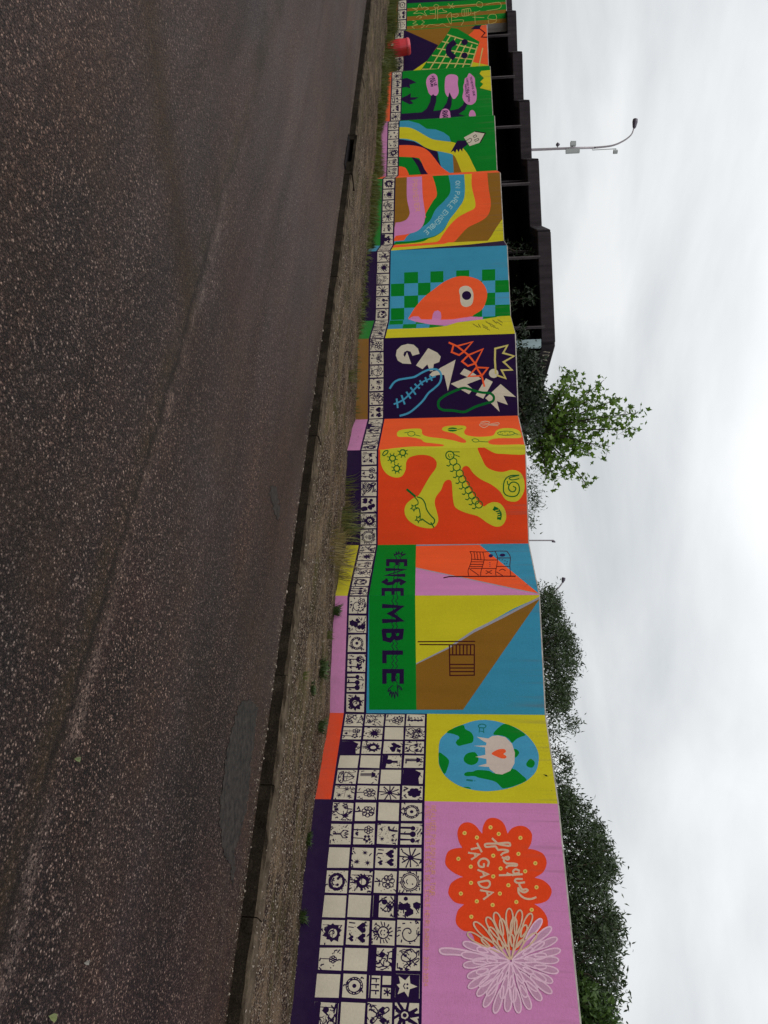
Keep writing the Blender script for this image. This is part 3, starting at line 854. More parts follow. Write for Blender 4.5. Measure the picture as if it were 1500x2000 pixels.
# ---- children's drawings in squares
def doodle(kind, r):
    """strokes and fills in the unit square, (right, up)"""
    S, Fi = [], []
    R = r.uniform
    def ring(cx, cy, a, n=14, k=1.0): return [(cx + a * math.cos(2 * math.pi * i / n), cy + a * k * math.sin(2 * math.pi * i / n)) for i in range(n)]
    def flower(cx, cy, a, n=6, fl=False):
        for i in range(n):
            t = 2 * math.pi * i / n + R(-.1, .1)
            q = ring(cx + a * .62 * math.cos(t), cy + a * .62 * math.sin(t), a * .36, 9)
            (Fi.append(q) if fl else S.append((q, .045, True)))
        (S.append((ring(cx, cy, a * .28, 9), .045, True)) if not fl else None)
    def rays(cx, cy, a, b, n=12, w=.045):
        for i in range(n):
            t = 2 * math.pi * i / n + R(-.15, .15)
            S.append(([(cx + a * math.cos(t), cy + a * math.sin(t)), (cx + b * R(.85, 1.1) * math.cos(t + .1), cy + b * R(.85, 1.1) * math.sin(t + .1))], w, False))
    def star(cx, cy, a, n=9, k=.45, fl=True):
        q = []
        for i in range(2 * n):
            t = math.pi * i / n + R(-.08, .08); rr = a * (R(.85, 1.1) if i % 2 == 0 else k)
            q.append((cx + rr * math.cos(t), cy + rr * math.sin(t)))
        (Fi.append(q) if fl else S.append((q, .045, True)))
    def heart(cx, cy, a): Fi.append([(cx, cy - a), (cx - a, cy + a * .2), (cx - a * .8, cy + a * .8), (cx - a * .3, cy + a * .85), (cx, cy + a * .4), (cx + a * .3, cy + a * .85), (cx + a * .8, cy + a * .8), (cx + a, cy + a * .2)])
    def dots(n, s=.03, x0=.06, x1=.94, y0=.06, y1=.94):
        for _ in range(n):
            x, y = R(x0, x1), R(y0, y1); Fi.append([(x - s, y), (x, y - s), (x + s, y), (x, y + s)])
    def scrib(n, cx=.5, cy=.5, a=.38, w=.04):
        for _ in range(n):
            q = [(cx + R(-a, a), cy + R(-a, a))]
            for _ in range(5): q.append((min(.95, max(.05, q[-1][0] + R(-.25, .25))), min(.95, max(.05, q[-1][1] + R(-.25, .25)))))
            S.append((q, w, False))
    if kind == 'blank': pass
    elif kind == 'dots': dots(45, .02); S.append(([(.15, .55), (.3, .6), (.35, .95)], .09, False))
    elif kind == 'tulip': dots(26, .022); S.append(([(.5, .15), (.5, .5)], .07, False)); S.append(([(.5, .5), (.32, .62), (.36, .85), (.46, .68), (.5, .88), (.56, .68), (.66, .84), (.68, .62), (.5, .5)], .045, False))
    elif kind == 'flower': S.append(([(.5, .02), (.48, .3)], .06, False)); flower(.5, .62, .3, 7); dots(7, .03)
    elif kind == 'flowerfill': flower(.5, .6, .36, 7, True); star(.5, .6, .28, 7, .6); S.append(([(.1, .1), (.2, .25), (.3, .08)], .07, False)); S.append(([(.7, .1), (.88, .22)], .07, False))
    elif kind == 'flowers': flower(.3, .7, .2, 6); flower(.72, .65, .2, 5, True); S.append(([(.3, 0), (.3, .5)], .05, False)); S.append(([(.7, 0), (.72, .45)], .05, False)); heart(.5, .15, .1); dots(6, .035)
    elif kind == 'hearts': heart(.3, .65, .22); heart(.72, .68, .2); heart(.75, .22, .13); S.append(([(.1, .1), (.12, .35)], .05, False)); S.append(([(.28, .08), (.3, .3)], .05, False)); dots(10, .025)
    elif kind == 'spider': star(.5, .5, .16, 7, .7); rays(.5, .5, .1, .5, 10, .06)
    elif kind == 'sun': S.append((ring(.5, .5, .24), .06, True)); rays(.5, .5, .3, .42, 15, .055); Fi.append(ring(.42, .55, .035, 6)); Fi.append(ring(.58, .55, .035, 6)); S.append(([(.4, .44), (.5, .38), (.6, .44)], .045, False)); S.append(([(.5, .24), (.42, 0)], .07, False))
    elif kind == 'bigsun': S.append((ring(.5, .42, .2), .09, True)); Fi.append(ring(.5, .42, .09)); rays(.5, .42, .27, .6, 9, .13)
    elif kind == 'face': S.append((ring(.5, .5, .34, 14, .95), .13, True)); Fi.append(ring(.36, .55, .07, 7)); Fi.append(ring(.64, .55, .07, 7)); S.append(([(.35, .36), (.5, .28), (.65, .36)], .07, False)); dots(22, .028, 0.02, .98, .02, .98)
    elif kind == 'moon': S.append((ring(.5, .5, .33), .05, True)); S.append((ring(.5, .5, .40, 26), .04, True)); S.append(([(.4, .38), (.5, .33), (.6, .4)], .045, False)); Fi.append(ring(.6, .62, .04, 6)); rays(.5, .5, .42, .47, 26, .04)
    elif kind == 'lion': S.append((ring(.5, .58, .22, 12), .14, True)); rays(.5, .58, .26, .38, 18, .06); S.append(([(.42, .02), (.45, .3)], .05, False)); S.append(([(.55, .02), (.53, .3)], .05, False)); dots(14, .025, .02, .98, .02, .4)
    elif kind == 'splat': star(.5, .55, .42, 11, .42)
    elif kind == 'rose': star(.5, .5, .44, 10, .72); Fi.append(('w', ring(.53, .52, .19))); S.append(([(.53 + .03 * k * math.cos(k * .9), .52 + .03 * k * math.sin(k * .9)) for k in range(8)], .05, False))
    elif kind == 'eye': S.append((ring(.5, .5, .27, 12), .05, True)); S.append((ring(.5, .5, .35, 16), .045, True)); Fi.append(ring(.5, .5, .09)); rays(.5, .5, .30, .35, 18, .04)
    elif kind == 'blobs':
        for _ in range(7): star(R(.15, .85), R(.15, .85), R(.1, .2), 6, .8)
        dots(8, .03)
    elif kind == 'trees':
        for x in (.2, .5, .78):
            S.append(([(x, .02), (x, .45)], .09, False)); Fi.append(ring(x + R(-.04, .04), .58, R(.1, .17), 9))
        dots(10, .03, .05, .95, .7, .95)
    elif kind == 'tree': Fi.append(ring(.5, .35, .2)); Fi.append([(.42, .4), (.58, .4), (.6, .8), (.4, .8)]); Fi.append([(0, 0), (1, 0), (1, .2), (0, .3)]); dots(18, .03, .02, .98, .45, .98)
    elif kind == 'arrows':
        for y in (.25, .5, .75): S.append(([(.2 + y * .3, .08), (.2 + y * .3, .8)], .05, False)); S.append(([(.1 + y * .3, .65), (.2 + y * .3, .82), (.3 + y * .3, .65)], .06, False))
    elif kind == 'boat': S.append(([(.1, .3), (.25, .12), (.75, .1), (.9, .32), (.1, .3)], .05, False)); S.append(([(.5, .3), (.5, .9), (.82, .4), (.15, .42), (.5, .85)], .045, False)); dots(12, .02)
    elif kind == 'bugs':
        for x, y in ((.25, .6), (.7, .25), (.75, .75)): star(x, y, .17, 8, .35)
    elif kind == 'cater':
        for k in range(5): Fi.append(ring(.5 + .03 * (k % 2), .14 + .17 * k, .1, 8))
        for k in range(5): S.append(([(.36, .14 + .17 * k), (.26, .1 + .17 * k)], .05, False))
    elif kind == 'dark': Fi.append([(-.02, -.02), (1.02, -.02), (1.02, .82), (.6, .78), (.2, .9), (-.02, .6)]); scrib(4)
    elif kind == 'bricks':
        for y in (.06, .52): S.append(([(0, y), (1, y)], .10, False))
        S.append(([(.5, .55), (.5, 1)], .1, False)); S.append(([(0, .97), (1, .97)], .08, False)); S.append(([(.03, 0), (.03, 1)], .08, False)); rays(.75, .78, .0, .14, 6, .06)
        for x in (.2, .45, .7): S.append(([(x, .12), (x, .42)], .06, False)); S.append(([(x, .3), (x + .14, .3)], .05, False))
    elif kind == 'starinv': Fi.append([(-.03, -.03), (1.03, -.03), (1.03, 1.03), (-.03, 1.03)]); Fi.append(('w', [(.5, .92), (.62, .6), (.95, .55), (.72, .38), (.85, .1), (.6, .18), (.45, .05), (.4, .2), (.08, .12), (.26, .4), (.05, .58), (.38, .62)])); S.append(([(.4, .4), (.5, .34), (.6, .4)], .05, False)); Fi.append(ring(.42, .5, .05, 6)); Fi.append(ring(.58, .5, .05, 6))
    elif kind == 'mill': 
        for t in (.6, 2.1, 3.8, 5.3): S.append(([(.5, .5), (.5 + .22 * math.cos(t - .2), .5 + .22 * math.sin(t - .2)), (.5 + .45 * math.cos(t), .5 + .45 * math.sin(t)), (.5 + .42 * math.cos(t + .35), .5 + .42 * math.sin(t + .35)), (.5, .5)], .05, False))
        S.append((ring(.5, .5, .13, 10), .05, True))
    elif kind == 'narrow': Fi.append([(-.03, -.03), (1.03, -.03), (1.03, .26), (-.03, .26)]); Fi.append([(-.03, .92), (1.03, .92), (1.03, 1.03), (-.03, 1.03)]); scrib(7, .5, .58, .36, .05); Fi.append(ring(.3, .5, .13)); dots(8, .03, .1, .9, .3, .9)
    elif kind == 'tiny': S.append(([(.5, .1), (.5, .5)], .035, False)); flower(.52, .62, .16, 6); dots(7, .035, .15, .9, .5, .95)
    elif kind == 'plant': S.append(([(.2, .05), (.2, .9)], .035, False)); S.append(([(.2, .55), (.85, .5)], .035, False)); S.append(([(.5, .1), (.62, .3), (.55, .45)], .035, False)); scrib(1, .6, .3, .2, .03)
    elif kind == 'spiral': S.append(([(.5 + .045 * k * math.cos(k * .8), .5 + .045 * k * math.sin(k * .8)) for k in range(11)], .05, False)); rays(.5, .5, .42, .5, 9, .05)
    else: scrib(9, w=.045); dots(8, .025)
    return S, Fi
def tile(pn, s0, s1, z0, z1, kind, seed, bg='white', ink='purple'):
    p = PAN[pn]; r = random.Random(seed); seq0 = p.seq
    j = lambda: r.uniform(-.004, .004)
    m = Motif('drawing_square', pn)
    m.fill_sz(p, [(s0 + j(), z0 + j()), (s1 + j(), z0 + j()), (s1 + j(), z1 + j()), (s0 + j(), z1 + j())], bg)
    S, Fi = doodle(kind, r)
    if kind not in ('blank', 'dark', 'starinv', 'bricks'):
        extra = r.choice(['dots', 'scrib', 'tiny', 'hearts', 'flowers', 'bugs', 'plant']) if (pn not in 'AB' or r.random() < .35) else None
        if extra:
            S2, F2 = doodle(extra, r)
            S = S + [(q, w * .7, c) for q, w, c in S2[:7]]; Fi = Fi + [[(fx[0][0] + (v[0] - fx[0][0]) * .7, fx[0][1] + (v[1] - fx[0][1]) * .7) for v in fx] for fx in F2[:12] if fx[0] != 'w']
        for _ in range(r.randint(3, 9)):
            x, y, a = r.uniform(.04, .96), r.choice([r.uniform(.03, .25), r.uniform(.75, .97)]), r.uniform(0, 6.3)
            S.append(([(x, y), (x + .1 * math.cos(a), y + .1 * math.sin(a)), (x + .1 * math.cos(a) + .05, y + .12 * math.sin(a))], .05, False))
    mp = lambda q: (s0 + (s1 - s0) * min(1.0, max(0.0, q[0])), z0 + (z1 - z0) * min(1.0, max(0.0, q[1])))
    for f in Fi:
        c = ink
        if f[0] == 'w': c = bg; f = f[1]
        m.fill_sz(p, [mp(q) for q in f], c)
    w0 = (z1 - z0)
    for q, w, cl in S:
        m.line([mp(v) for v in q], w * w0 * 0.98, ink, smooth=len(q) > 2, closed=cl, n=3, conv=False, jit=.25)
    m.done()
    p.seq = seq0
# wide purple field with four rows on the two nearest faces
gA = Motif('painted_grid_ground', 'A'); gA.fill_sz(PAN['A'], [(-1, SQ0 - 0.03), (9, SQ0 - 0.03), (9, SQ0 + 4 * ROW), (-1, SQ0 + 4 * ROW)], 'purple'); gA.done()
gB = Motif('painted_grid_ground', 'B'); gB.fill_sz(PAN['B'], [(-1, SQ0 - 0.03), (9, SQ0 - 0.03), (9, SQ0 + 4 * ROW), (-1, SQ0 + 4 * ROW)], 'purple'); gB.done()
colA = [(1568, 1603), (1609, 1649), (1656, 1695), (1701, 1744), (1749, 1792), (1798, 1846), (1852, 1896), (1903, 1950), (1959, 2008), (2017, 2068)]
kA = [['scrib', 'flower', 'blank', 'eye'], ['tulip', 'flowers', 'dots', 'trees'], ['blank', 'bugs', 'hearts', 'spider'], ['face', 'lion', 'flower', 'moon'],
      ['blank', 'blank', 'narrow', 'blobs'], ['rose', 'hearts', 'sun', 'spiral'], ['tiny', 'blank', 'narrow', 'scrib'], ['blank', 'eye', 'bricks', 'starinv'],
      ['narrow', 'blank', 'mill', 'bigsun'], ['flower', 'blank', 'tree', 'splat']]
for c, (y0, y1) in enumerate(colA):
    for r_ in range(4):
        xm = 668 + 43 * r_
        tile('A', sz(PAN['A'], xm, y0)[0], sz(PAN['A'], xm, y1)[0], SQ0 + r_ * ROW, SQ0 + r_ * ROW + SQ1 - SQ0, kA[c][r_], 100 + c * 4 + r_)
colB = [(1395.5, 1418), (1421, 1444), (1448, 1472), (1476, 1500), (1504, 1531), (1535, 1562)]
kB = [['scrib', 'plant', 'flower', 'cater'], ['flowers', 'splat', 'blank', 'scrib'], ['dark', 'lion', 'blobs', 'spiral'], ['blank', 'blank', 'tree', 'arrows'],
      ['boat', 'arrows', 'blank', 'dark'], ['bugs', 'flower', 'spider', 'flowerfill']]
for c, (y0, y1) in enumerate(colB):
    for r_ in range(4):
        xm = 690 + 38 * r_
        tile('B', max(.012, sz(PAN['B'], xm, y0)[0]), sz(PAN['B'], xm, y1)[0], SQ0 + r_ * ROW, SQ0 + r_ * ROW + SQ1 - SQ0, kB[c][r_], 200 + c * 4 + r_)
kinds = ['scrib', 'flower', 'eye', 'sun', 'flowers', 'trees', 'spider', 'splat', 'tree', 'boat', 'hearts', 'blobs', 'spiral', 'tiny', 'lion', 'moon', 'dots', 'plant', 'rose', 'bugs']
special = {'C': ['spiral', 'blobs', 'eye', 'flowers', 'trees', 'rose'], 'E': ['plant', 'flowers', 'scrib', 'blobs', 'lion', 'moon'], 'D': ['scrib', 'splat', 'flowers', 'scrib', 'eye', 'trees'],
           'G': ['flower', 'tiny', 'spiral', 'bugs', 'scrib', 'hearts'], 'I': ['scrib', 'splat', 'plant', 'spider', 'dots', 'eye']}
kr = random.Random(5)
for nme in PN:
    if nme in 'AB': continue
    p = PAN[nme]
    n_ = {'KL': 4, 'LM': 3, 'MN': 3, 'NO': 3, 'J': 4, 'H': 6, 'O': 4, 'N': 5}.get(nme, 6)
    ks = special.get(nme) or [kr.choice(kinds) for _ in range(n_)]
    for k in range(n_):
        g = p.L / n_
        tile(nme, k * g + g * .055, (k + 1) * g - g * .055, SQ0, SQ1, ks[k], 300 + PN.index(nme) * 10 + k)
# ---- pictures on each face (traced on the faces themselves)
ZA = (850, 1580, 4.877)
m = Motif('painted_flower', 'A', 'red scalloped painted flower with yellow dots', ZA)
m.petals([[(258, 370), (225, 310), (212, 220), (245, 150), (310, 126), (380, 155), (430, 215), (449, 235)],
          [(449, 235), (455, 170), (490, 105), (545, 84), (610, 100), (660, 150), (690, 235)],
          [(690, 235), (730, 185), (800, 160), (870, 175), (920, 235), (915, 320), (885, 380)],
          [(885, 380), (950, 390), (1030, 430), (1062, 510), (1030, 600), (948, 655)],
          [(948, 655), (1030, 680), (1095, 740), (1108, 800), (1070, 870), (1000, 900), (945, 905)],
          [(945, 905), (1010, 950), (1060, 1020), (1075, 1100), (1050, 1170)],
          [(1050, 1170), (980, 1190), (840, 1240), (790, 1340), (690, 1340), (570, 1300), (500, 1370), (400, 1310), (365, 1220), (330, 1165)],
          [(330, 1165), (270, 1160), (210, 1110), (195, 1050), (215, 970), (250, 930), (275, 910)],
          [(275, 910), (190, 890), (135, 830), (125, 780), (150, 710), (210, 665), (265, 648)],
          [(265, 648), (180, 610), (110, 550), (95, 490), (120, 410), (180, 378), (258, 370)]], 'red')
for q in [(280, 230), (397, 272), (527, 175), (605, 238), (812, 275), (793, 428), (553, 445), (221, 475), (339, 550), (623, 567), (857, 594), (954, 517), (553, 643),
          (341, 704), (697, 727), (965, 746), (244, 806), (616, 806), (396, 880), (547, 915), (773, 886), (919, 961), (344, 1027)]:
    m.circ(q, 20, 'dot', n=12); m.circ(q, 9, 'olive', n=8)
m.done()
m = Motif('painted_lettering', 'A', 'handwritten title lettering on the red flower', ZA)
for st in [[(545, 282), (572, 308), (605, 335), (700, 352), (714, 336), (690, 322), (590, 330), (490, 332), (474, 346), (490, 362), (570, 356), (585, 372), (600, 392)],
           [(600, 392), (640, 388), (688, 394), (690, 408), (650, 420), (628, 440)], [(640, 462), (690, 482), (703, 468), (690, 455), (660, 470), (655, 500), (680, 520)],
           [(680, 520), (740, 520), (778, 528), (770, 542), (720, 540), (685, 548), (680, 560)], [(800, 588), (765, 575), (742, 595), (758, 616), (800, 608)], [(828, 622), (740, 628), (612, 632)],
           [(740, 632), (700, 620), (685, 612)], [(828, 668), (772, 668), (760, 690), (790, 705), (850, 700)], [(800, 720), (830, 768), (865, 764), (880, 778), (850, 795), (812, 780), (792, 752)],
           [(792, 752), (798, 805), (850, 850), (910, 858), (958, 842)]]:
    m.line(st, 19, 'beige')
for st in [[(400, 330), (442, 408)], [(345, 384), (420, 368)], [(318, 418), (420, 432), (346, 480)], [(375, 424), (384, 458)],
           [(500, 545), (510, 505), (482, 476), (440, 478), (412, 510), (422, 546), (460, 552), (464, 522)], [(408, 582), (506, 622), (432, 652)], [(455, 598), (465, 635)],
           [(410, 700), (500, 684), (522, 715), (498, 750), (450, 745), (424, 728), (410, 700)], [(432, 775), (548, 796), (462, 860)], [(490, 785), (502, 826)]]:
    m.line(st, 19, 'beige', smooth=len(st) > 3)
m.done()
m = Motif('painted_credit_lettering', 'A', 'two thin lines of small pale credit lettering', (0, 0, 1))
text_path(m, 'RÉALISÉE PAR BON POUR 1 TOUR', [(846, 1574), (846, 1660), (845, 1749)], 8.5, 1.15, 'peach')
text_path(m, "AVEC TOUS LES ÉLÈVES DE L'ÉCOLE HENRI BARDON - 2023-2024", [(836, 1574), (835, 1750), (832, 1926)], 8.5, 1.15, 'peach')
m.done()
m = Motif('painted_dandelion', 'A', 'pale mauve line-drawn seed head flower', ZA)
cx, cy = 720, 1448
def loop(c, ang, r0, r1, w, k=14):
    out = []
    for i in range(k):
        t = 2 * math.pi * i / k
        rr = (r0 + r1) / 2 + (r1 - r0) / 2 * math.cos(t); ww = w * math.sin(t) * (0.75 + 0.25 * math.cos(t))
        out.append((c[0] + rr * math.cos(ang) - ww * math.sin(ang), c[1] + rr * math.sin(ang) + ww * math.cos(ang)))
    return out
stem = [(42, 1355), (60, 1330), (150, 1328), (300, 1352), (480, 1400), (600, 1430), (560, 1442), (400, 1418), (200, 1390), (80, 1385)]
m.fill(stem, 'mauve', True); m.line(stem, 17, 'mauveline', closed=True)
pet = []
rr_ = random.Random(3)
for ring_, (n_, r0, r1, w) in enumerate([(27, .50, 1.0, 42), (19, .28, .78, 38), (12, .04, .50, 30)]):
    for i in range(n_):
        pet.append((2 * math.pi * (i + .5 * (ring_ % 2)) / n_ + rr_.uniform(-.03, .03), r0, r1 * rr_.uniform(.94, 1.05), w))
for ang, r0, r1, w in pet:
    Rr = 455 + 50 * abs(math.sin(ang)) ** 1.5
    L_ = loop((cx, cy), ang, r0 * Rr, r1 * Rr, w)
    tip = (cx + r1 * Rr * math.cos(ang), cy + r1 * Rr * math.sin(ang))
    on_red = tip[1] < 1290 and 300 < tip[0] < 1010
    if not on_red: m.fill(L_, 'mauve')
for ang, r0, r1, w in pet:
    Rr = 455 + 50 * abs(math.sin(ang)) ** 1.5
    tip = (cx + r1 * Rr * math.cos(ang), cy + r1 * Rr * math.sin(ang))
    on_red = tip[1] < 1290 and 300 < tip[0] < 1010
    m.line(loop((cx, cy), ang, r0 * Rr, r1 * Rr, w), 14 if not on_red else 15, 'beige' if on_red else 'mauveline', closed=True, n=2, jit=.15)
m.done()

ZB = (840, 1400, 6.25)
m = Motif('painted_globe', 'B', 'blue and green painted globe', ZB)
globe = [(105, 440), (110, 340), (135, 260), (210, 190), (300, 130), (400, 95), (520, 55), (650, 38), (780, 50), (900, 80), (1040, 130), (1170, 215), (1270, 330), (1320, 440), (1325, 540),
         (1290, 670), (1180, 780), (1030, 850), (880, 890), (700, 908), (540, 895), (400, 860), (280, 800), (175, 710), (115, 600), (103, 520)]
m.fill(globe, 'blue2', True, 4)
for g in [[(205, 192), (260, 152), (400, 99), (430, 150), (500, 190), (530, 250), (520, 310), (480, 325), (400, 345), (350, 355), (315, 320), (330, 285), (355, 265), (345, 235), (280, 210)],
          [(920, 86), (1040, 134), (1165, 217), (1110, 245), (1050, 275), (1000, 320), (960, 270), (880, 230), (780, 220), (785, 185), (850, 120)],
          [(1030, 390), (1090, 435), (1040, 500), (1000, 450)], [(410, 510), (450, 450), (545, 432), (590, 500), (575, 560), (505, 590), (430, 560)],
          [(108, 438), (150, 455), (230, 530), (215, 620), (175, 700), (118, 600), (106, 520)],
          [(415, 700), (450, 675), (520, 670), (580, 650), (720, 660), (800, 690), (1000, 630), (1130, 720), (1175, 780), (1030, 845), (930, 870), (880, 870), (820, 810), (760, 780), (600, 745), (540, 725), (440, 725)],
          [(1175, 570), (1225, 512), (1280, 560), (1250, 620), (1190, 610)], [(405, 858), (470, 857), (500, 880), (430, 868)]]:
    m.fill(g, 'green', True, 3)
m.line([(590, 105), (630, 90), (680, 105), (665, 135), (600, 130), (590, 105)], 12, 'teal'); m.line([(605, 130), (600, 190)], 12, 'teal'); m.line([(650, 132), (655, 195)], 12, 'teal'); m.line([(600, 175), (655, 180)], 10, 'teal')
m.line([(450, 772), (515, 780)], 22, 'teal'); m.line([(540, 782), (552, 783)], 8, 'teal')
m.done()
m = Motif('painted_hand', 'B', 'pale painted hand holding a red heart', ZB)
m.fill([(710, 265), (760, 235), (830, 228), (920, 250), (1000, 330), (1035, 440), (1030, 570), (980, 660), (880, 705), (800, 695), (730, 640), (720, 614), (582, 602), (690, 572), (688, 515), (552, 490), (676, 464),
        (672, 374), (530, 355), (683, 350), (690, 318), (660, 303), (570, 245)], 'skin')
m.fill([(750, 450), (810, 408), (870, 393), (915, 400), (925, 430), (895, 455), (930, 480), (925, 505), (880, 510), (810, 485)], 'orange', True, 3)
m.done()

ZC = (600, 1040, 2.727)
m = Motif('painted_rays', 'C', 'yellow and brown painted wedges meeting at the corner', ZC)
m.fill([(573, 325), (1236, 325), (1236, 345), (1100, 405), (890, 522), (755, 612), (577, 702)], 'yellow')
m.fill([(577, 698), (755, 608), (890, 516), (1050, 438), (1240, 340), (1240, 352), (1050, 452), (890, 532), (755, 618), (577, 704)], 'greyline')
m.fill([(577, 704), (755, 618), (890, 532), (1050, 452), (1240, 352), (830, 944), (577, 944)], 'ochre')
m.done()
m = Motif('painted_flag', 'C', 'small dark line-drawn flag', ZC)
for st in [[(590, 582), (893, 580)], [(600, 597), (757, 598)], [(757, 598), (890, 598), (890, 760), (760, 762), (757, 598)], [(757, 652), (887, 652)], [(760, 703), (890, 703)], [(760, 722), (890, 722)], [(760, 741), (890, 741)]] + \
          [[(775 + 19 * k, 600), (775 + 19 * k, 650)] for k in range(6)]:
    m.line(st, 6.5, 'maroon', smooth=False)
m.done()
m = Motif('painted_rays', 'D', 'orange and pink painted wedges on a blue ground', ZC)
m.fill([(560, 72), (918, 66), (1236, 328), (560, 184)], 'orange'); m.fill([(560, 184), (1236, 330), (1236, 350), (560, 350)], 'pink')
m.line([(570, 187), (1234, 328)], 5, 'greyline', smooth=False); m.line([(575, 64), (925, 60)], 9, 'greyline', smooth=False)
m.done()
ZD = (800, 1060, 5.77)
m = Motif('painted_flag', 'D', 'wavy line-drawn flag of many small fields', ZD)
for st in [[(680, 100), (700, 150), (690, 230), (660, 310), (665, 370)], [(825, 105), (840, 170), (830, 240), (805, 320), (800, 372)], [(965, 100), (990, 160), (985, 240), (970, 330), (975, 372)], [(1095, 95), (1135, 160), (1130, 260), (1140, 370)],
           [(680, 100), (825, 105), (965, 95), (1095, 95)], [(700, 186), (838, 195), (985, 195)], [(985, 172), (1135, 172)], [(690, 290), (818, 290), (975, 292)], [(985, 268), (1128, 268)],
           [(725, 105), (738, 186)], [(757, 105), (770, 188)], [(792, 105), (804, 190)], [(695, 215), (832, 217)], [(690, 245), (826, 245)], [(682, 270), (822, 268)], [(670, 290), (780, 368)],
           [(860, 315), (925, 350)], [(925, 312), (860, 352)], [(1012, 315), (1045, 298), (1080, 315)], [(980, 330), (1050, 372)]]:
    m.line(st, 8, 'maroon')
m.line([(385, 396), (450, 382), (1190, 378)], 13, 'maroon', smooth=False)
m.circ((1047, 140), 32, 'navy', 17); m.circ((915, 148), 26, 'navy', 20, 7)
for q in [(1010, 185), (1045, 193), (1075, 205), (1100, 215), (1072, 238), (1095, 235), (905, 225), (905, 245), (905, 266)]: m.circ(q, 6, 'navy', n=6)
m.done()
m = Motif('painted_green_band', ['C', 'D'], None, ZC)
m.fill([(330, 60), (580, 60), (575, 335), (582, 944), (330, 944), (330, 340)], 'green'); m.done()
ZE = (640, 1060, 5.88)
m = Motif('painted_lettering', ['C', 'D'], 'dark block lettering linked by wavy lines on green band', ZE)
for c, x0, x1, y0, y1 in [('E', 690, 895, 208, 262), ('N', 675, 880, 310, 375), ('S', 648, 872, 425, 478), ('E', 638, 855, 540, 602), ('M', 640, 842, 728, 900), ('B', 645, 850, 1012, 1128), ('L', 652, 850, 1262, 1382), ('E', 652, 850, 1475, 1612)]:
    glyph_box(m, c, x0, x1, y0, y1, 40 if y0 < 620 else 52, 'purple')
for xo, xt in ((752, 738), (798, 782)):
    pts = []
    for k in range(46):
        y = 150 + k * 32.5
        pts.append((xo + (18 if y > 620 else 28 - (y - 150) * .08) * (1 if k % 2 else -1) * .55 + (30 - (y - 150) * .085 if y < 500 else -6), y))
    m.line(pts, 8, 'purple')
for st in [[(770, 150), (765, 130), (790, 140), (785, 108), (808, 135), (815, 103), (830, 132), (860, 108), (845, 140), (895, 130), (840, 160)],
           [(745, 1640), (700, 1680), (695, 1710), (720, 1690), (710, 1750), (735, 1710), (735, 1775), (755, 1715), (770, 1785), (780, 1710), (805, 1765), (805, 1690), (800, 1650), (850, 1690), (840, 1660), (795, 1630)]]:
    m.line(st, 11, 'purple')
m.done()

Z5 = (600, 800, 3.0)
m = Motif('painted_blob', 'E', 'branching yellow blob on red', Z5)
m.fill([(405, 240), (428, 238), (428, 290), (440, 340), (470, 380), (515, 398), (555, 390), (577, 350), (580, 310), (600, 280), (660, 265), (720, 272), (755, 300), (755, 340), (720, 390), (690, 440), (655, 500), (620, 520), (580, 555), (570, 600), (590, 645), (640, 680),
        (700, 695), (745, 690), (768, 650), (760, 600), (747, 550), (755, 510), (785, 470), (800, 430), (822, 412), (845, 420), (850, 470), (855, 530), (870, 575), (930, 605), (1000, 625), (1050, 660), (1100, 685), (1140, 680), (1165, 640), (1160, 590), (1130, 550), (1090, 542),
        (1060, 552), (1028, 567), (985, 515), (940, 440), (912, 385), (908, 345), (930, 330), (950, 340), (975, 375), (1020, 410), (1080, 440), (1130, 480), (1160, 525), (1200, 540), (1240, 530), (1270, 480), (1272, 420), (1250, 370), (1200, 353), (1150, 365), (1100, 360),
        (1050, 335), (1025, 290), (1000, 235), (1005, 222), (1030, 219), (1060, 235), (1100, 255), (1150, 260), (1290, 260), (1290, 195), (1000, 200), (405, 215)][1:], 'lime', True, 3)
m.done()
Z6 = (730, 810, 4.839)
m = Motif('painted_blob', 'F', 'yellow branches on orange', Z6)
m.fill([(60, 345), (290, 306), (450, 300), (620, 300), (665, 290), (640, 280), (560, 270), (480, 260), (440, 230), (330, 210), (240, 210), (218, 185), (240, 150), (320, 135), (430, 132), (455, 150), (460, 185), (520, 210), (650, 225), (760, 245), (830, 265), (870, 262), (865, 240),
        (800, 200), (755, 175), (680, 160), (645, 140), (665, 115), (740, 103), (850, 103), (875, 125), (855, 155), (870, 190), (960, 208), (1060, 207), (1130, 195), (1160, 150), (1220, 128), (1310, 130), (1370, 150), (1395, 190), (1385, 218), (1300, 222), (1180, 222), (1110, 235),
        (1080, 258), (1110, 280), (1200, 285), (1440, 285), (1440, 340), (700, 360)], 'lime', True, 3)
for c, r, ry in [((355, 180), 34, 22), ((1250, 175), 80, 20)]:
    m.line([(c[0] + r * math.cos(k * .6283), c[1] + ry * math.sin(k * .6283)) for k in range(10)], 6, 'dgreen', closed=True)
m.line([(388, 190), (440, 203)], 6, 'dgreen'); m.line([(320, 165), (290, 172)], 5, 'dgreen'); m.line([(1325, 175), (1362, 185)], 6, 'dgreen')
m.circ((745, 140), 48, 'dgreen', 20, 12); m.line([(700, 138), (800, 140), (838, 130)], 6, 'lime', smooth=False); m.line([(795, 140), (838, 132)], 6, 'dgreen')
m.line([(925, 240), (950, 228), (985, 235), (1000, 252), (1080, 258)], 6, 'dgreen'); m.line([(930, 240), (950, 258), (990, 256)], 6, 'dgreen')
for q in [(1200, 170), (1240, 165), (1285, 170), (1215, 182), (1265, 184)]: m.circ(q, 6, 'dgreen', 4, 6)
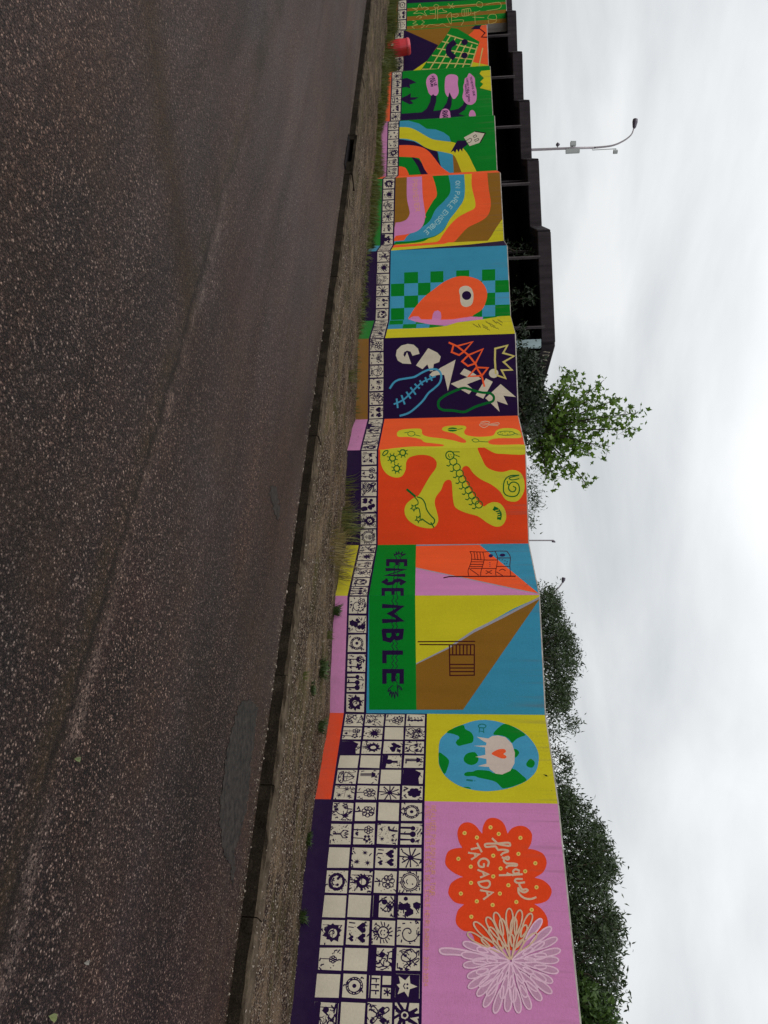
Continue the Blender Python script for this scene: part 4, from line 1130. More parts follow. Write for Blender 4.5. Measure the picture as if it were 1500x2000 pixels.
for st in [[(1000, 92), (1040, 78), (1085, 95), (1045, 122), (1005, 105), (1000, 92)], [(1010, 72), (1050, 62), (1095, 70), (1080, 84)], [(1090, 92), (1170, 76), (1180, 90), (1095, 97)], [(1090, 98), (1175, 104)], [(1020, 98), (1070, 96)]]:
    m.line(st, 6, 'beige')
m.done()
m = Motif('painted_caterpillar', 'E', 'green line-drawn caterpillar', Z5)
def ringp(c, r, n=10): return [(c[0] + r * math.cos(2 * math.pi * k / n), c[1] + r * math.sin(2 * math.pi * k / n)) for k in range(n)]
cat = [(856, 305), (876, 338), (894, 374), (909, 408), (929, 440), (946, 472), (966, 503), (986, 533), (1006, 556)]
for c in cat: m.line(ringp(c, 21), 6, 'dgreen', closed=True, n=2)
m.fill(ringp((836, 268), 24), 'lime'); m.line(ringp((836, 268), 24), 7, 'dgreen', closed=True, n=2)
m.line([(830, 262), (828, 272), (836, 280)], 5, 'dgreen'); m.line([(842, 262), (842, 266)], 5, 'dgreen'); m.line([(848, 275), (848, 279)], 5, 'dgreen')
m.line([(855, 248), (892, 248)], 5, 'dgreen'); m.line([(858, 262), (892, 276)], 5, 'dgreen')
for c in cat: m.line([(c[0] - 16, c[1] + 14), (c[0] - 26, c[1] + 26), (c[0] - 38, c[1] + 22)], 6, 'dgreen', smooth=False)
m.done()
m = Motif('painted_snail', 'E', 'green line-drawn snail', Z5)
m.line([(1240, 385), (1190, 388), (1160, 410), (1150, 450), (1155, 490), (1185, 508), (1225, 505), (1243, 475), (1238, 440), (1215, 425), (1190, 432), (1180, 460), (1195, 480), (1215, 478), (1222, 460), (1208, 450)], 7, 'dgreen')
m.line([(1240, 385), (1185, 400), (1200, 412), (1242, 405)], 6, 'dgreen'); m.line([(1172, 420), (1178, 440), (1195, 430)], 6, 'dgreen'); m.done()
m = Motif('painted_aubergine', 'E', 'green line-drawn aubergine', Z5)
m.line([(645, 512), (672, 522), (690, 548), (700, 585), (722, 618), (746, 645), (740, 668), (720, 672), (700, 660), (672, 640)], 7, 'dgreen')
m.line([(585, 468), (605, 485), (632, 508)], 13, 'dgreen'); m.line([(632, 515), (648, 535), (648, 555), (632, 560)], 6, 'dgreen')
for c in ((625, 575), (652, 642)):
    m.line([(c[0] + (20 if k % 2 == 0 else 9) * math.cos(k * math.pi / 5 + .3), c[1] + (20 if k % 2 == 0 else 9) * math.sin(k * math.pi / 5 + .3)) for k in range(10)], 6, 'dgreen', smooth=False, closed=True)
m.line([(640, 575), (655, 580), (662, 618), (655, 628)], 6, 'dgreen'); m.line([(725, 662), (742, 690)], 7, 'dgreen'); m.done()
m = Motif('painted_larva', 'E', 'small green striped larva', Z5)
m.line([(1098, 580), (1115, 590), (1128, 612), (1125, 638)], 24, 'dgreen')
for k in range(4): m.line([(1104 + k * 5, 592 + k * 12), (1122 + k * 3, 588 + k * 13)], 5, 'lime')
m.done()
m = Motif('painted_beetles', 'E', 'small green line-drawn beetles', Z5)
for c in ((500, 285), (560, 252), (525, 345)):
    m.line(ringp(c, 17, 8), 7, 'dgreen', closed=True, n=2)
    for k in range(8):
        t = k * math.pi / 4 + .3; m.line([(c[0] + 19 * math.cos(t), c[1] + 19 * math.sin(t)), (c[0] + 31 * math.cos(t), c[1] + 31 * math.sin(t))], 5, 'dgreen')
m.line([(442, 262), (452, 245), (472, 240), (470, 255), (450, 270), (442, 262)], 6, 'dgreen'); m.done()

Z7 = (740, 650, 5.172)
m = Motif('painted_lettering', 'G', 'big off-white cut-out letters falling diagonally', Z7)
for g in [[(410, 212), (395, 160), (350, 120), (290, 112), (225, 130), (180, 175), (172, 230), (190, 280), (240, 310), (328, 315), (285, 195), (262, 245), (248, 225), (255, 195), (285, 180), (320, 190), (340, 232)],
          [(498, 155), (590, 200), (625, 240), (610, 295), (555, 315), (548, 365), (545, 385), (515, 388), (490, 318), (440, 367), (375, 330)],
          [(775, 272), (620, 355), (590, 380), (545, 390), (510, 425), (540, 442), (600, 425), (660, 425), (697, 590)],
          [(862, 360), (955, 405), (1035, 465), (890, 520), (950, 570), (910, 620), (725, 515), (895, 448), (820, 415)], [(1080, 460), (1150, 495), (1055, 665), (978, 630)],
          [(1230, 518), (1385, 650), (1258, 635), (1302, 728), (1192, 690), (1220, 798), (1135, 715), (1075, 660)]]:
    m.fill(g, 'white')
m.circ((1160, 410), 48, 'white', 46); m.done()
m = Motif('painted_shoe_outline', 'G', 'light blue laced line drawing', Z7)
m.line([(112, 560), (150, 505), (200, 475), (280, 460), (360, 445), (440, 400), (510, 372), (580, 370), (620, 400), (630, 450), (610, 510), (560, 560), (500, 610), (450, 680), (380, 750), (300, 810), (215, 838)], 20, 'blue2')
m.line([(155, 720), (250, 675), (340, 590), (430, 505), (500, 470), (570, 440)], 16, 'blue2')
for a, b in [((190, 755), (180, 670)), ((260, 718), (230, 635)), ((318, 660), (280, 600)), ((370, 620), (322, 555)), ((408, 560), (365, 520)), ((440, 525), (415, 485)), ((485, 495), (470, 455)), ((535, 480), (515, 435))]: m.line([a, b], 18, 'blue2')
m.done()
m = Motif('painted_loop', 'G', 'dark green closed outline', Z7)
m.line([(850, 558), (760, 590), (660, 640), (605, 690), (605, 750), (650, 780), (740, 785), (850, 800), (900, 785), (980, 745), (1090, 710), (1150, 690), (1160, 645), (1120, 610), (1050, 605), (980, 590), (910, 568)], 25, 'dgreen', closed=True); m.done()
m = Motif('painted_zigzag', 'G', 'red zigzag line drawing', Z7)
for st in [[(710, 100), (790, 135), (945, 92), (860, 190), (810, 225), (735, 195), (755, 120)], [(790, 135), (905, 225), (1050, 165), (975, 310), (900, 335), (840, 290), (905, 225), (980, 320)], [(975, 310), (990, 350), (1100, 355), (1040, 435), (905, 440), (985, 350), (1040, 435), (1065, 540)]]:
    m.line(st, 18, 'orange', smooth=False)
m.done()
m = Motif('painted_crown', 'G', 'yellow crown outline', Z7)
m.line([(1180, 410), (1172, 270), (1175, 160), (1298, 128), (1255, 205), (1365, 235), (1260, 295), (1345, 375), (1240, 378), (1280, 460), (1195, 430)], 19, 'sand', smooth=False); m.done()

Z8 = (740, 480, 5.556)
m = Motif('painted_chequers', 'I', None, Z8)
gx = [132, 275, 425, 560, 700, 840, 980, 1120, 1262, 1440]
def gy(k, x): return [295, 415, 550, 680, 812][k] - (x - 132) * [.036, .034, .036, .033, .036][k]
for r_ in range(4):
    for c in range(9):
        if (r_ + c) % 2 == 1 and not (r_ == 0 and c == 8):
            m.fill([(gx[c], gy(r_, gx[c])), (gx[c + 1], gy(r_, gx[c + 1])), (gx[c + 1], gy(r_ + 1, gx[c + 1])), (gx[c], gy(r_ + 1, gx[c]))], 'green')
        elif r_ > 0:
            m.fill([(gx[c], gy(r_, gx[c])), (gx[c + 1], gy(r_, gx[c + 1])), (gx[c + 1], gy(r_ + 1, gx[c + 1])), (gx[c], gy(r_ + 1, gx[c]))], 'blue2')
m.done()
m = Motif('painted_chequers', 'H', None, Z8)
m.fill([(90, 905), (110, 780), (1440, 700), (1420, 753), (1290, 768), (1130, 800), (720, 870), (550, 890), (250, 902)], 'blue')
for c in range(5):
    for r_ in range(2):
        if (c + r_) % 2 == 0:
            x0 = 120 + c * 145; yy = 812 + r_ * 45 - c * 4
            m.fill([(x0, yy), (x0 + 145, yy - 4), (x0 + 138, yy + 40), (x0 - 10, yy + 45)], 'green')
m.fill([(1130, 770), (1290, 758), (1270, 780), (1135, 795)], 'green')
m.fill([(60, 1010), (100, 905), (250, 900), (550, 892), (720, 872), (850, 832), (1130, 798), (1430, 748), (1500, 945)], 'yellow')
m.done()
m = Motif('painted_bird', ['I', 'H'], 'red bird head with pink beak', Z8)
m.fill([(318, 797), (345, 745), (400, 660), (500, 550), (600, 470), (680, 410), (760, 365), (850, 335), (920, 330), (1000, 340), (1090, 375), (1150, 440), (1175, 520), (1160, 610), (1120, 690), (1030, 750), (1000, 768), (800, 803), (600, 800), (450, 800), (370, 790)], 'orange', True, 4)
m.fill([(318, 797), (370, 767), (430, 767), (460, 800), (575, 802), (585, 745), (602, 712), (640, 702), (670, 720), (678, 770), (672, 803), (800, 800), (1000, 768), (1130, 775), (1120, 800), (980, 812), (850, 832), (720, 868), (560, 855), (400, 825)], 'pink')
m.fill([(950, 435), (1000, 460), (1025, 520), (1022, 600), (1000, 645), (950, 665), (905, 650), (885, 610), (880, 540), (870, 490), (890, 450)], 'white', True, 4)
m.circ((952, 540), 51, 'purple', 49); m.done()
m = Motif('painted_handwriting', 'H', 'small black handwriting on yellow', Z8)
for x, y, L_ in [(1160, 822, 50), (1235, 808, 45), (1290, 800, 50), (1120, 855, 60), (1200, 842, 60), (1280, 828, 55), (1080, 852, 22), (1130, 880, 70), (1210, 868, 90), (1020, 850, 60)]:
    m.line([(x + L_ * k / 7, y + k * 5 + (5 if k % 2 else -5)) for k in range(8)], 4.5, 'black')
m.done()

Z9 = (680, 220, 3.75)
m = Motif('painted_bands', 'K', 'curved painted bands of many colours', Z9)
LB = [(300, 1010), (300, 430)]
c7 = [(1020, 430), (1020, 450), (1030, 560), (1045, 660), (1030, 740), (980, 790), (880, 840), (820, 900), (770, 950), (700, 958), (348, 990)]
c6 = [(905, 430), (905, 455), (905, 540), (930, 650), (925, 700), (870, 730), (800, 770), (740, 830), (690, 900), (660, 940), (600, 952), (348, 972)]
c5g = [(850, 430), (850, 460), (855, 560), (845, 640), (800, 710), (745, 780), (700, 860), (640, 905), (590, 922), (530, 948), (348, 966)]
c5 = [(850, 430), (850, 460), (855, 560), (845, 640), (800, 710), (745, 780), (700, 855), (640, 900), (560, 920), (470, 940), (348, 946)]
c4 = [(735, 430), (735, 460), (748, 530), (745, 590), (700, 650), (640, 710), (600, 790), (550, 832), (490, 868), (430, 905), (410, 935), (348, 938)]
c2 = [(540, 430), (540, 470), (545, 600), (555, 680), (565, 760), (545, 830), (500, 870), (430, 890), (348, 902)]
c1 = [(430, 430), (430, 475), (430, 620), (445, 700), (450, 740), (430, 780), (390, 800), (348, 805)]
for cv_, col in ((c7, 'orange'), (c6, 'yellow'), (c5g, 'green'), (c5, 'blue')):
    m.fill(catmull(cv_, False, 4) + LB, col)
m.fill(catmull(c4, False, 4)[:-8] + [(490, 868), (300, 900), (300, 430)], 'green')
m.fill([(480, 430), (600, 440), (650, 590), (620, 650), (568, 740), (565, 770), (480, 780)], 'orange', True, 4)
m.fill([(300, 890), (470, 870), (430, 905), (410, 935), (300, 945)], 'orange')
m.fill(catmull(c2, False, 4) + LB, 'pink'); m.fill(catmull(c1, False, 4) + LB, 'ochre')
m.fill([(1150, 765), (1125, 785), (1080, 850), (1045, 910), (1020, 940), (1150, 945)], 'yellow')
m.done()
m = Motif('painted_lettering', 'K', 'pale lettering along the curved bands', Z9)
text_path(m, 'ON PARLE ENSEMBLE', [(802, 500), (803, 560), (790, 630), (745, 690), (700, 745), (650, 805), (600, 850), (565, 885)], 32, 5.5, 'iceblue')
text_path(m, 'PROMENER', [(487, 492), (494, 600), (512, 722)], 34, 4.5, 'peach'); m.done()
m = Motif('painted_bands', 'J', None, Z9)
m.fill([(300, 960), (1180, 900), (1140, 938), (900, 965), (300, 1012)], 'yellow'); m.fill([(300, 940), (800, 930), (700, 962), (300, 992)], 'orange'); m.fill([(300, 930), (560, 940), (300, 972)], 'green'); m.done()
m = Motif('painted_bands', 'L', 'winding painted bands of many colours', Z9)
m.fill([(350, 50), (440, 58), (520, 80), (575, 118), (640, 123), (700, 145), (740, 175), (752, 212), (780, 300), (775, 470), (690, 470), (660, 300), (350, 200)], 'blue')
m.fill([(765, 290), (800, 350), (845, 470), (775, 470)], 'ochre')
m.fill([(350, 190), (480, 210), (560, 250), (655, 285), (662, 345), (690, 420), (640, 350), (590, 290), (520, 250), (350, 245)], 'purple')
m.fill(catmull([(350, 106), (440, 108), (500, 130), (560, 165), (620, 195), (700, 208), (780, 220), (840, 260), (880, 310), (910, 370), (950, 450)], False, 4) + catmull([(835, 450), (800, 360), (770, 310), (700, 290), (620, 275), (560, 252), (500, 213), (430, 193), (350, 190)], False, 4), 'yellow')
m.fill([(460, 320), (520, 345), (560, 400), (600, 470), (540, 470), (510, 395)], 'purple')
m.fill(catmull([(350, 240), (440, 238), (520, 248), (580, 275), (630, 330), (680, 395), (740, 440), (790, 470)], False, 4) + catmull([(600, 470), (560, 415), (530, 350), (500, 330), (350, 322)], False, 4), 'orange')
m.fill([(350, 400), (410, 400), (435, 430), (442, 480), (350, 480)], 'orange', True, 3)
m.done()
m = Motif('painted_house', 'L', 'small white house held by a purple hand', Z9)
m.fill([(848, 182), (930, 138), (1005, 150), (968, 218), (890, 245)], 'white'); m.line([(930, 138), (1005, 150), (968, 218)], 8, 'black', smooth=False)
m.line([(865, 205), (895, 188), (905, 200), (895, 215), (875, 222)], 4, 'black'); m.line([(915, 172), (935, 162), (942, 175), (922, 183), (915, 172)], 4, 'black', smooth=False); m.line([(925, 200), (952, 188), (958, 200), (932, 212), (925, 200)], 4, 'black', smooth=False)
m.fill([(800, 205), (860, 203), (875, 235), (840, 260), (835, 285), (820, 265), (810, 290), (795, 268), (785, 295), (770, 280), (750, 293), (770, 255), (785, 230)], 'purple'); m.done()

ZM = (780, 140, 7.5)
m = Motif('painted_tree', 'M', 'dark purple painted tree with leaves', ZM)
m.fill([(30, 615), (330, 595), (400, 540), (450, 440), (465, 340), (545, 330), (540, 440), (500, 575), (620, 560), (690, 460), (735, 300), (770, 400), (765, 490), (735, 570), (860, 545), (930, 490), (955, 420), (1000, 470), (960, 560), (870, 620), (975, 650), (800, 664), (600, 690), (30, 720)], 'purple')
m.fill([(30, 110), (110, 90), (180, 120), (250, 160), (150, 190), (160, 245), (100, 225), (30, 240)], 'purple'); m.fill([(30, 385), (110, 350), (170, 312), (165, 375), (285, 375), (230, 410), (160, 420), (210, 465), (150, 480), (90, 450), (30, 420)], 'purple')
m.done()
m = Motif('painted_bubbles', 'M', 'pink painted speech bubbles', ZM)
for g in [[(480, 32), (530, 40), (560, 90), (565, 200), (575, 290), (550, 345), (515, 350), (495, 330), (470, 350), (430, 310), (400, 210), (393, 140), (420, 70)],
          [(760, 38), (830, 50), (860, 90), (855, 180), (870, 300), (830, 380), (790, 400), (755, 345), (735, 305), (710, 370), (670, 300), (665, 200), (675, 90), (710, 50)],
          [(1020, 25), (1060, 45), (1105, 100), (1110, 200), (1130, 280), (1130, 400), (1100, 460), (1040, 487), (970, 460), (925, 380), (940, 280), (935, 220), (950, 160), (960, 100), (990, 80)],
          [(1025, 660), (1030, 590), (1065, 560), (1105, 590), (1115, 660)], [(600, 700), (605, 600), (640, 550), (690, 543), (735, 575), (745, 620), (740, 690)]]:
    m.fill(g, 'pink', True, 4)
m.done()
m = Motif('painted_lettering', 'M', 'small dark lettering in the pink bubbles', ZM)
text_path(m, 'AVEC LE', [(488, 60), (510, 130), (535, 205)], 32, 9, 'purple'); text_path(m, 'CŒUR', [(458, 95), (470, 150), (480, 220)], 32, 9, 'purple')
text_path(m, 'TENEMOS QUE', [(1045, 75), (1070, 200), (1098, 355)], 26, 6, 'purple'); text_path(m, 'CREER PARA PODER', [(990, 100), (1010, 250), (1020, 440)], 24, 5, 'purple'); text_path(m, 'HACERLO', [(970, 190), (985, 290), (990, 370)], 26, 6, 'purple')
text_path(m, 'RiGO', [(668, 575), (672, 690)], 70, 12, 'purple')
m.done()
m = Motif('painted_zigzag_border', 'M', None, ZM)
m.fill([(1355, 285), (1180, 240), (1230, 180), (1185, 150), (1240, 95), (1175, 30), (1200, -10), (1400, -30), (1400, 290)], 'yellow'); m.done()

ZN = (700, 0, 4.286)
m = Motif('painted_ground', 'N', None, ZN)
m.fill([(370, 200), (1010, 190), (960, 260), (800, 400), (640, 400), (370, 260)], 'ochre'); m.fill([(370, 245), (668, 378), (575, 515), (430, 610), (370, 610)], 'purple'); m.fill([(430, 610), (575, 510), (960, 520), (1110, 550), (1110, 610)], 'yellow')
m.fill([(940, 245), (985, 208), (1030, 212), (1010, 245)], 'purple'); m.line([(1015, 240), (1060, 275), (1030, 310), (1078, 312)], 9, 'maroon', smooth=False); m.done()
m = Motif('painted_smiling_shape', 'N', 'green chequered shape with a smile', ZN)
m.fill([(775, 232), (830, 240), (1015, 350), (945, 560), (930, 590), (515, 600), (575, 510), (670, 380), (705, 340)], 'green')
for k in range(7): m.line([(585 + k * 8 + k * 62, 600 - k * 4), (700 + k * 45 + 70, 380 - 60 + k * 14 - (20 if k < 2 else 0))], 9, 'sand', smooth=False)
for k in range(6): m.line([(745 - k * 42, 290 + k * 58), (1000 - k * 16, 370 + k * 42)], 9, 'sand', smooth=False)
m.circ((890, 353), 27, 'purple', 26); m.circ((888, 465), 27, 'purple', 26)
m.line([(800, 358), (762, 390), (757, 440), (795, 478)], 48, 'purple'); m.done()
ZO = (760, 0, 6.25)
m = Motif('painted_stripes', 'O', None, ZO)
for a, b in (((200, 70), (1450, -12)), ((200, 172), (1450, 82)), ((200, 290), (1450, 190)), ((1150, 335), (1450, 318))):
    m.fill([(a[0], a[1] - 33), (b[0], b[1] - 33), (b[0], b[1] + 33), (a[0], a[1] + 33)], 'green')
m.fill([(200, 42), (800, 12), (1450, -25), (1450, -70), (200, -70)], 'purple'); m.done()
m = Motif('painted_line_drawings', 'O', 'pale yellow line drawings on stripes', ZO)
for st in [[(280, 98), (340, 105), (375, 50), (400, 100), (430, 85), (480, 105), (430, 140), (460, 195), (390, 160), (300, 165), (345, 130), (280, 98)], [(575, 52), (608, 75), (575, 100), (545, 75), (575, 52)], [(565, 100), (565, 215), (545, 225)], [(592, 100), (592, 240)], [(500, 130), (560, 115)], [(500, 165), (560, 170)],
           [(595, 120), (650, 100), (660, 125), (705, 145), (600, 160)], [(755, 75), (1060, 52)], [(710, 70), (800, 80)], [(740, 105), (780, 40)], [(720, 45), (790, 105)], [(1065, 50), (1090, 20), (1140, 40), (1130, 85), (1075, 75), (1065, 50)], [(1180, 55), (1330, 28), (1368, 60), (1340, 105), (1190, 130)],
           [(890, 120), (985, 105), (990, 175), (895, 195), (890, 120)], [(915, 115), (918, 190)], [(940, 112), (942, 186)], [(965, 108), (966, 180)], [(700, 200), (755, 155), (755, 295), (700, 200)], [(760, 185), (830, 170), (845, 190), (815, 212), (770, 200)], [(770, 250), (905, 245), (880, 310)], [(1020, 210), (1160, 215)], [(1045, 140), (1050, 290)], [(1010, 170), (1110, 130)],
           [(1210, 200), (1240, 175), (1300, 180), (1305, 235), (1210, 230), (1210, 200)], [(1210, 245), (1215, 285), (1240, 290), (1300, 270), (1310, 240)], [(285, 250), (330, 265), (290, 290), (350, 300), (280, 325), (310, 350)], [(400, 250), (430, 270), (395, 300), (430, 310), (390, 345)], [(450, 330), (500, 300), (600, 310), (650, 290), (700, 320), (745, 325)], [(330, 215), (370, 190), (395, 210), (370, 225)]]:
    m.line(st, 4.5, 'sand')
m.done()
# ================================================================== BEHIND THE WALL
# raised ground held by the wall
back = [miter(i) - (miter(i) - WP[i]) * 0.05 for i in range(len(WP))]
pl = [Vector((p.x, p.y, 2.66)) for p in back]
far = [pl[-1] + D_W * 60 + D_T * 60, pl[0] + D_W * 60 - D_T * 40, pl[0] - D_T * 40]
poly = pl + [pl[-1] + D_T * 60] + far
tag(mesh_obj('embankment', poly, [tuple(t) for t in tessellate_polygon([poly])], M_GROUND), kind='structure')

# dark concrete deck edge above the far part of the wall
ZF = EYE + 2.05
FPX = [(998, -40), (1000.5, 25), (1008, 26), (1010.5, 105), (1020, 106), (1022.7, 200), (1034.5, 201), (1038.5, 315), (1052, 316), (1058, 447), (1075, 455), (1084, 670), (1060, 755)]
FPT = [on_z(x, y, ZF) for x, y in FPX]
end_dir = (FPT[-1] - FPT[-2]); end_dir.z = 0; end_dir.normalize()
deck = tag(empty('concrete_overpass', (FPT[5].x, FPT[5].y, 2.7)), 'dark sooty concrete deck with stepped edge above the mural wall', 'overpass')
front = [FPT[0] + D_T * 6] + FPT[:-1]
endp = front[-1] + end_dir * 7.5
outl = front + [endp, front[0] + D_W * 7.5]
mb = MB()
for z, rev in ((ZF - 0.235, True), (ZF - 0.05, False)):
    pp = [Vector((p.x, p.y, z)) + (D_W * 0.05 if 0 else Vector()) for p in outl]
    for t_ in tessellate_polygon([pp]): mb.face([pp[k] for k in (reversed(t_) if rev else t_)])
for i in range(len(outl)):
    a, b = outl[i], outl[(i + 1) % len(outl)]
    mb.face([(a.x, a.y, ZF - .235), (b.x, b.y, ZF - .235), (b.x, b.y, ZF - .05), (a.x, a.y, ZF - .05)])
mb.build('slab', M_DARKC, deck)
fl = front + [front[-1] + end_dir * 4.5]
for i in range(len(fl) - 1):
    a, b = fl[i], fl[i + 1]
    d = b - a; d.z = 0; L_ = d.length
    if L_ < 0.05: continue
    d.normalize(); nn = Vector((d.y, -d.x, 0))
    if nn.dot(-a) < 0: nn = -nn
    h = 0.27
    bm = bmesh.new()
    c = (a + b) / 2
    q = []
    for e0, e1 in ((a - d * .0, 0), (b + d * .0, 0)): pass
    for zz in (ZF - h, ZF):
        for s_, t_ in ((a, .07), (b, .07), (b, -.10), (a, -.10)):
            q.append(bm.verts.new(Vector((s_.x, s_.y, zz)) + nn * t_))
    for f in ((0, 1, 2, 3), (4, 7, 6, 5), (0, 4, 5, 1), (1, 5, 6, 2), (2, 6, 7, 3), (3, 7, 4, 0)): bm.faces.new([q[k] for k in f])
    bmesh.ops.recalc_face_normals(bm, faces=bm.faces[:])
    bmesh.ops.bevel(bm, geom=bm.edges[:], offset=0.015, segments=1, affect='EDGES')
    me = bpy.data.meshes.new('fascia_panel'); bm.to_mesh(me); bm.free(); me.materials.append(M_DARKC)
    fo = link(bpy.data.objects.new('fascia_panel', me), deck)
    if i == len(fl) - 2:       # scrawled pale tags on the end
        g = MB(); rr_ = random.Random(4)
        for k in range(16):
            u0 = 0.25 + 2.4 * k / 16 + rr_.uniform(-.05, .05)
            pts = [a + d * (u0 + rr_.uniform(-.02, .1)) + Vector((0, 0, -h + .05 + rr_.uniform(0, .16))) + nn * .074 for _ in range(4)]
            for p0, p1 in zip(pts[:-1], pts[1:]):
                v = (p1 - p0); 
                if v.length < .02: continue
                sd = v.normalized().cross(nn) * .008
                g.face([p0 - sd, p0 + sd, p1 + sd, p1 - sd])
        g.build('graffiti_tag', pm('white'), deck)['kind'] = 'stuff'
M_POST = concrete('post_concrete', (0.085, 0.072, 0.075), (0.03, 0.025, 0.028), 0.8, 0.85, 3.0)
# wall at the back of the void, deep shade painted in, and fins at every corner of the mural wall
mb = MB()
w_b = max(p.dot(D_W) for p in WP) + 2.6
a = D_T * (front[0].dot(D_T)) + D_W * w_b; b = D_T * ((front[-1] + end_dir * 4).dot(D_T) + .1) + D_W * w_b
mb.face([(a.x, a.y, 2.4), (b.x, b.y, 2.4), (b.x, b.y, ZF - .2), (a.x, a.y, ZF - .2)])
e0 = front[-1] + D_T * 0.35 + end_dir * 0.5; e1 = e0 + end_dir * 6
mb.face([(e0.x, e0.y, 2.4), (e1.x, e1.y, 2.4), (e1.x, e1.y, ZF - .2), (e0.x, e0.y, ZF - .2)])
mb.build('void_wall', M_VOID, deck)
mb = MB()
for i in range(7, len(WP) - 1):
    pass
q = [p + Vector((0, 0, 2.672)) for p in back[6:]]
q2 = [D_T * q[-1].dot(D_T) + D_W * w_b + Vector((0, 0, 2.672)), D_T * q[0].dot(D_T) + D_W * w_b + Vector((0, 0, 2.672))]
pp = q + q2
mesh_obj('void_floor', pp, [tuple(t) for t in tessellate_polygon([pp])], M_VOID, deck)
for i, wd in ((8, .035), (9, .05), (10, .03), (11, .06), (12, .03), (13, .06), (15, .06), (17, .07)):
    mb = MB()
    c = WP[i] + D_W * 0.30
    zb_, zt_ = 2.6, ZF - 0.23
    mb.box((c.x, c.y, (zb_ + zt_) / 2), 0.05, wd * .75, zt_ - zb_, D_W)
    mb.build('fin', M_POST, deck)
c = at_depth(1035, 672, 14.9)
mb = MB(); mb.box((c.x, c.y, 2.98), 0.15, 0.2, 0.78, Vector((1, 0.1, 0))); mb.build('daylight_pier', M_BLUEC, deck)  # added block, its pale blue stands for daylight at the open deck end

# ------------------------------------------------------------------ foliage
def leaf_cloud(P, size, aspect, kind='lance', up=0.2, seed=0):
    """leaf-shaped faces at the points P (n,3)"""
    r = np.random.default_rng(seed)
    n = len(P)
    d = r.normal(size=(n, 3)); d[:, 2] += up
    d /= np.linalg.norm(d, axis=1)[:, None]
    e = r.normal(size=(n, 3)); e -= d * (e * d).sum(1)[:, None]; e /= np.linalg.norm(e, axis=1)[:, None]
    f = np.cross(d, e)
    s = size * r.uniform(.6, 1.25, n)
    if kind == 'lance':
        shp = [(0, 0, 0), (.35, .5, .06), (1, 0, -.05), (.35, -.5, .06)]
        faces = [(0, 1, 2), (0, 2, 3)]
    else:
        ang = [(-2.5, .55), (-1.75, .38), (-1.25, .92), (-.75, .45), (0, 1.05), (.75, .45), (1.25, .92), (1.75, .38), (2.5, .55)]
        shp = [(0, 0, 0)] + [(.35 + .62 * q * math.cos(a), .62 * q * math.sin(a) / aspect, .05 * (i % 2)) for i, (a, q) in enumerate(ang)]
        faces = [(0, i, i + 1) for i in range(1, 9)]
    k = len(shp)
    V = np.zeros((n, k, 3))
    for j, (a, b, c) in enumerate(shp):
        V[:, j] = P + d * (a * s)[:, None] + e * (b * s * aspect)[:, None] + f * (c * s)[:, None]
    idx = np.arange(n)[:, None, None] * k
    Fc = (np.array(faces)[None] + idx).reshape(-1, 3)
    return V.reshape(-1, 3), Fc
def fast_mesh(name, V, Fc, mat, parent=None):
    me = bpy.data.meshes.new(name)
    me.vertices.add(len(V)); me.vertices.foreach_set('co', V.astype(np.float32).ravel())
    me.loops.add(Fc.size); me.loops.foreach_set('vertex_index', Fc.astype(np.int32).ravel())
    me.polygons.add(len(Fc)); me.polygons.foreach_set('loop_start', (np.arange(len(Fc)) * Fc.shape[1]).astype(np.int32))
    me.update(calc_edges=True); me.materials.append(mat)
    return link(bpy.data.objects.new(name, me), parent)
M_SHRUB = leafmat('shrub_leaf', (0.009, 0.020, 0.006), (0.050, 0.080, 0.028), 0.12, 0.5)
M_SHRUB2 = leafmat('shrub_leaf_fresh', (0.030, 0.065, 0.014), (0.085, 0.145, 0.035), 0.2, 0.45)
M_MAPLE = leafmat('maple_leaf', (0.036, 0.082, 0.010), (0.130, 0.22, 0.028), 0.33, 0.45)
M_IVY = leafmat('ivy_leaf', (0.005, 0.011, 0.004), (0.018, 0.036, 0.011), 0.10, 0.5)
M_BARK = concrete('bark', (0.06, 0.048, 0.036), (0.03, 0.024, 0.018), 0.6)
M_GRASS = leafmat('grass_blade', (0.045, 0.065, 0.012), (0.125, 0.13, 0.035), 0.25, 0.6)
M_DRY = leafmat('dry_grass', (0.15, 0.12, 0.045), (0.22, 0.17, 0.06), 0.2, 0.7)
M_WEED = leafmat('weed_leaf', (0.018, 0.035, 0.010), (0.055, 0.085, 0.022), 0.15, 0.5)
CU = [c[0] for c in CORN][::-1]; CY = [p.y for p in WP][::-1]; CT = [c[2] for c in CORN][::-1]
def wall_y(u): return float(np.interp(u, CU, CY))
def wall_top(u): return float(np.interp(u, CU, CT))
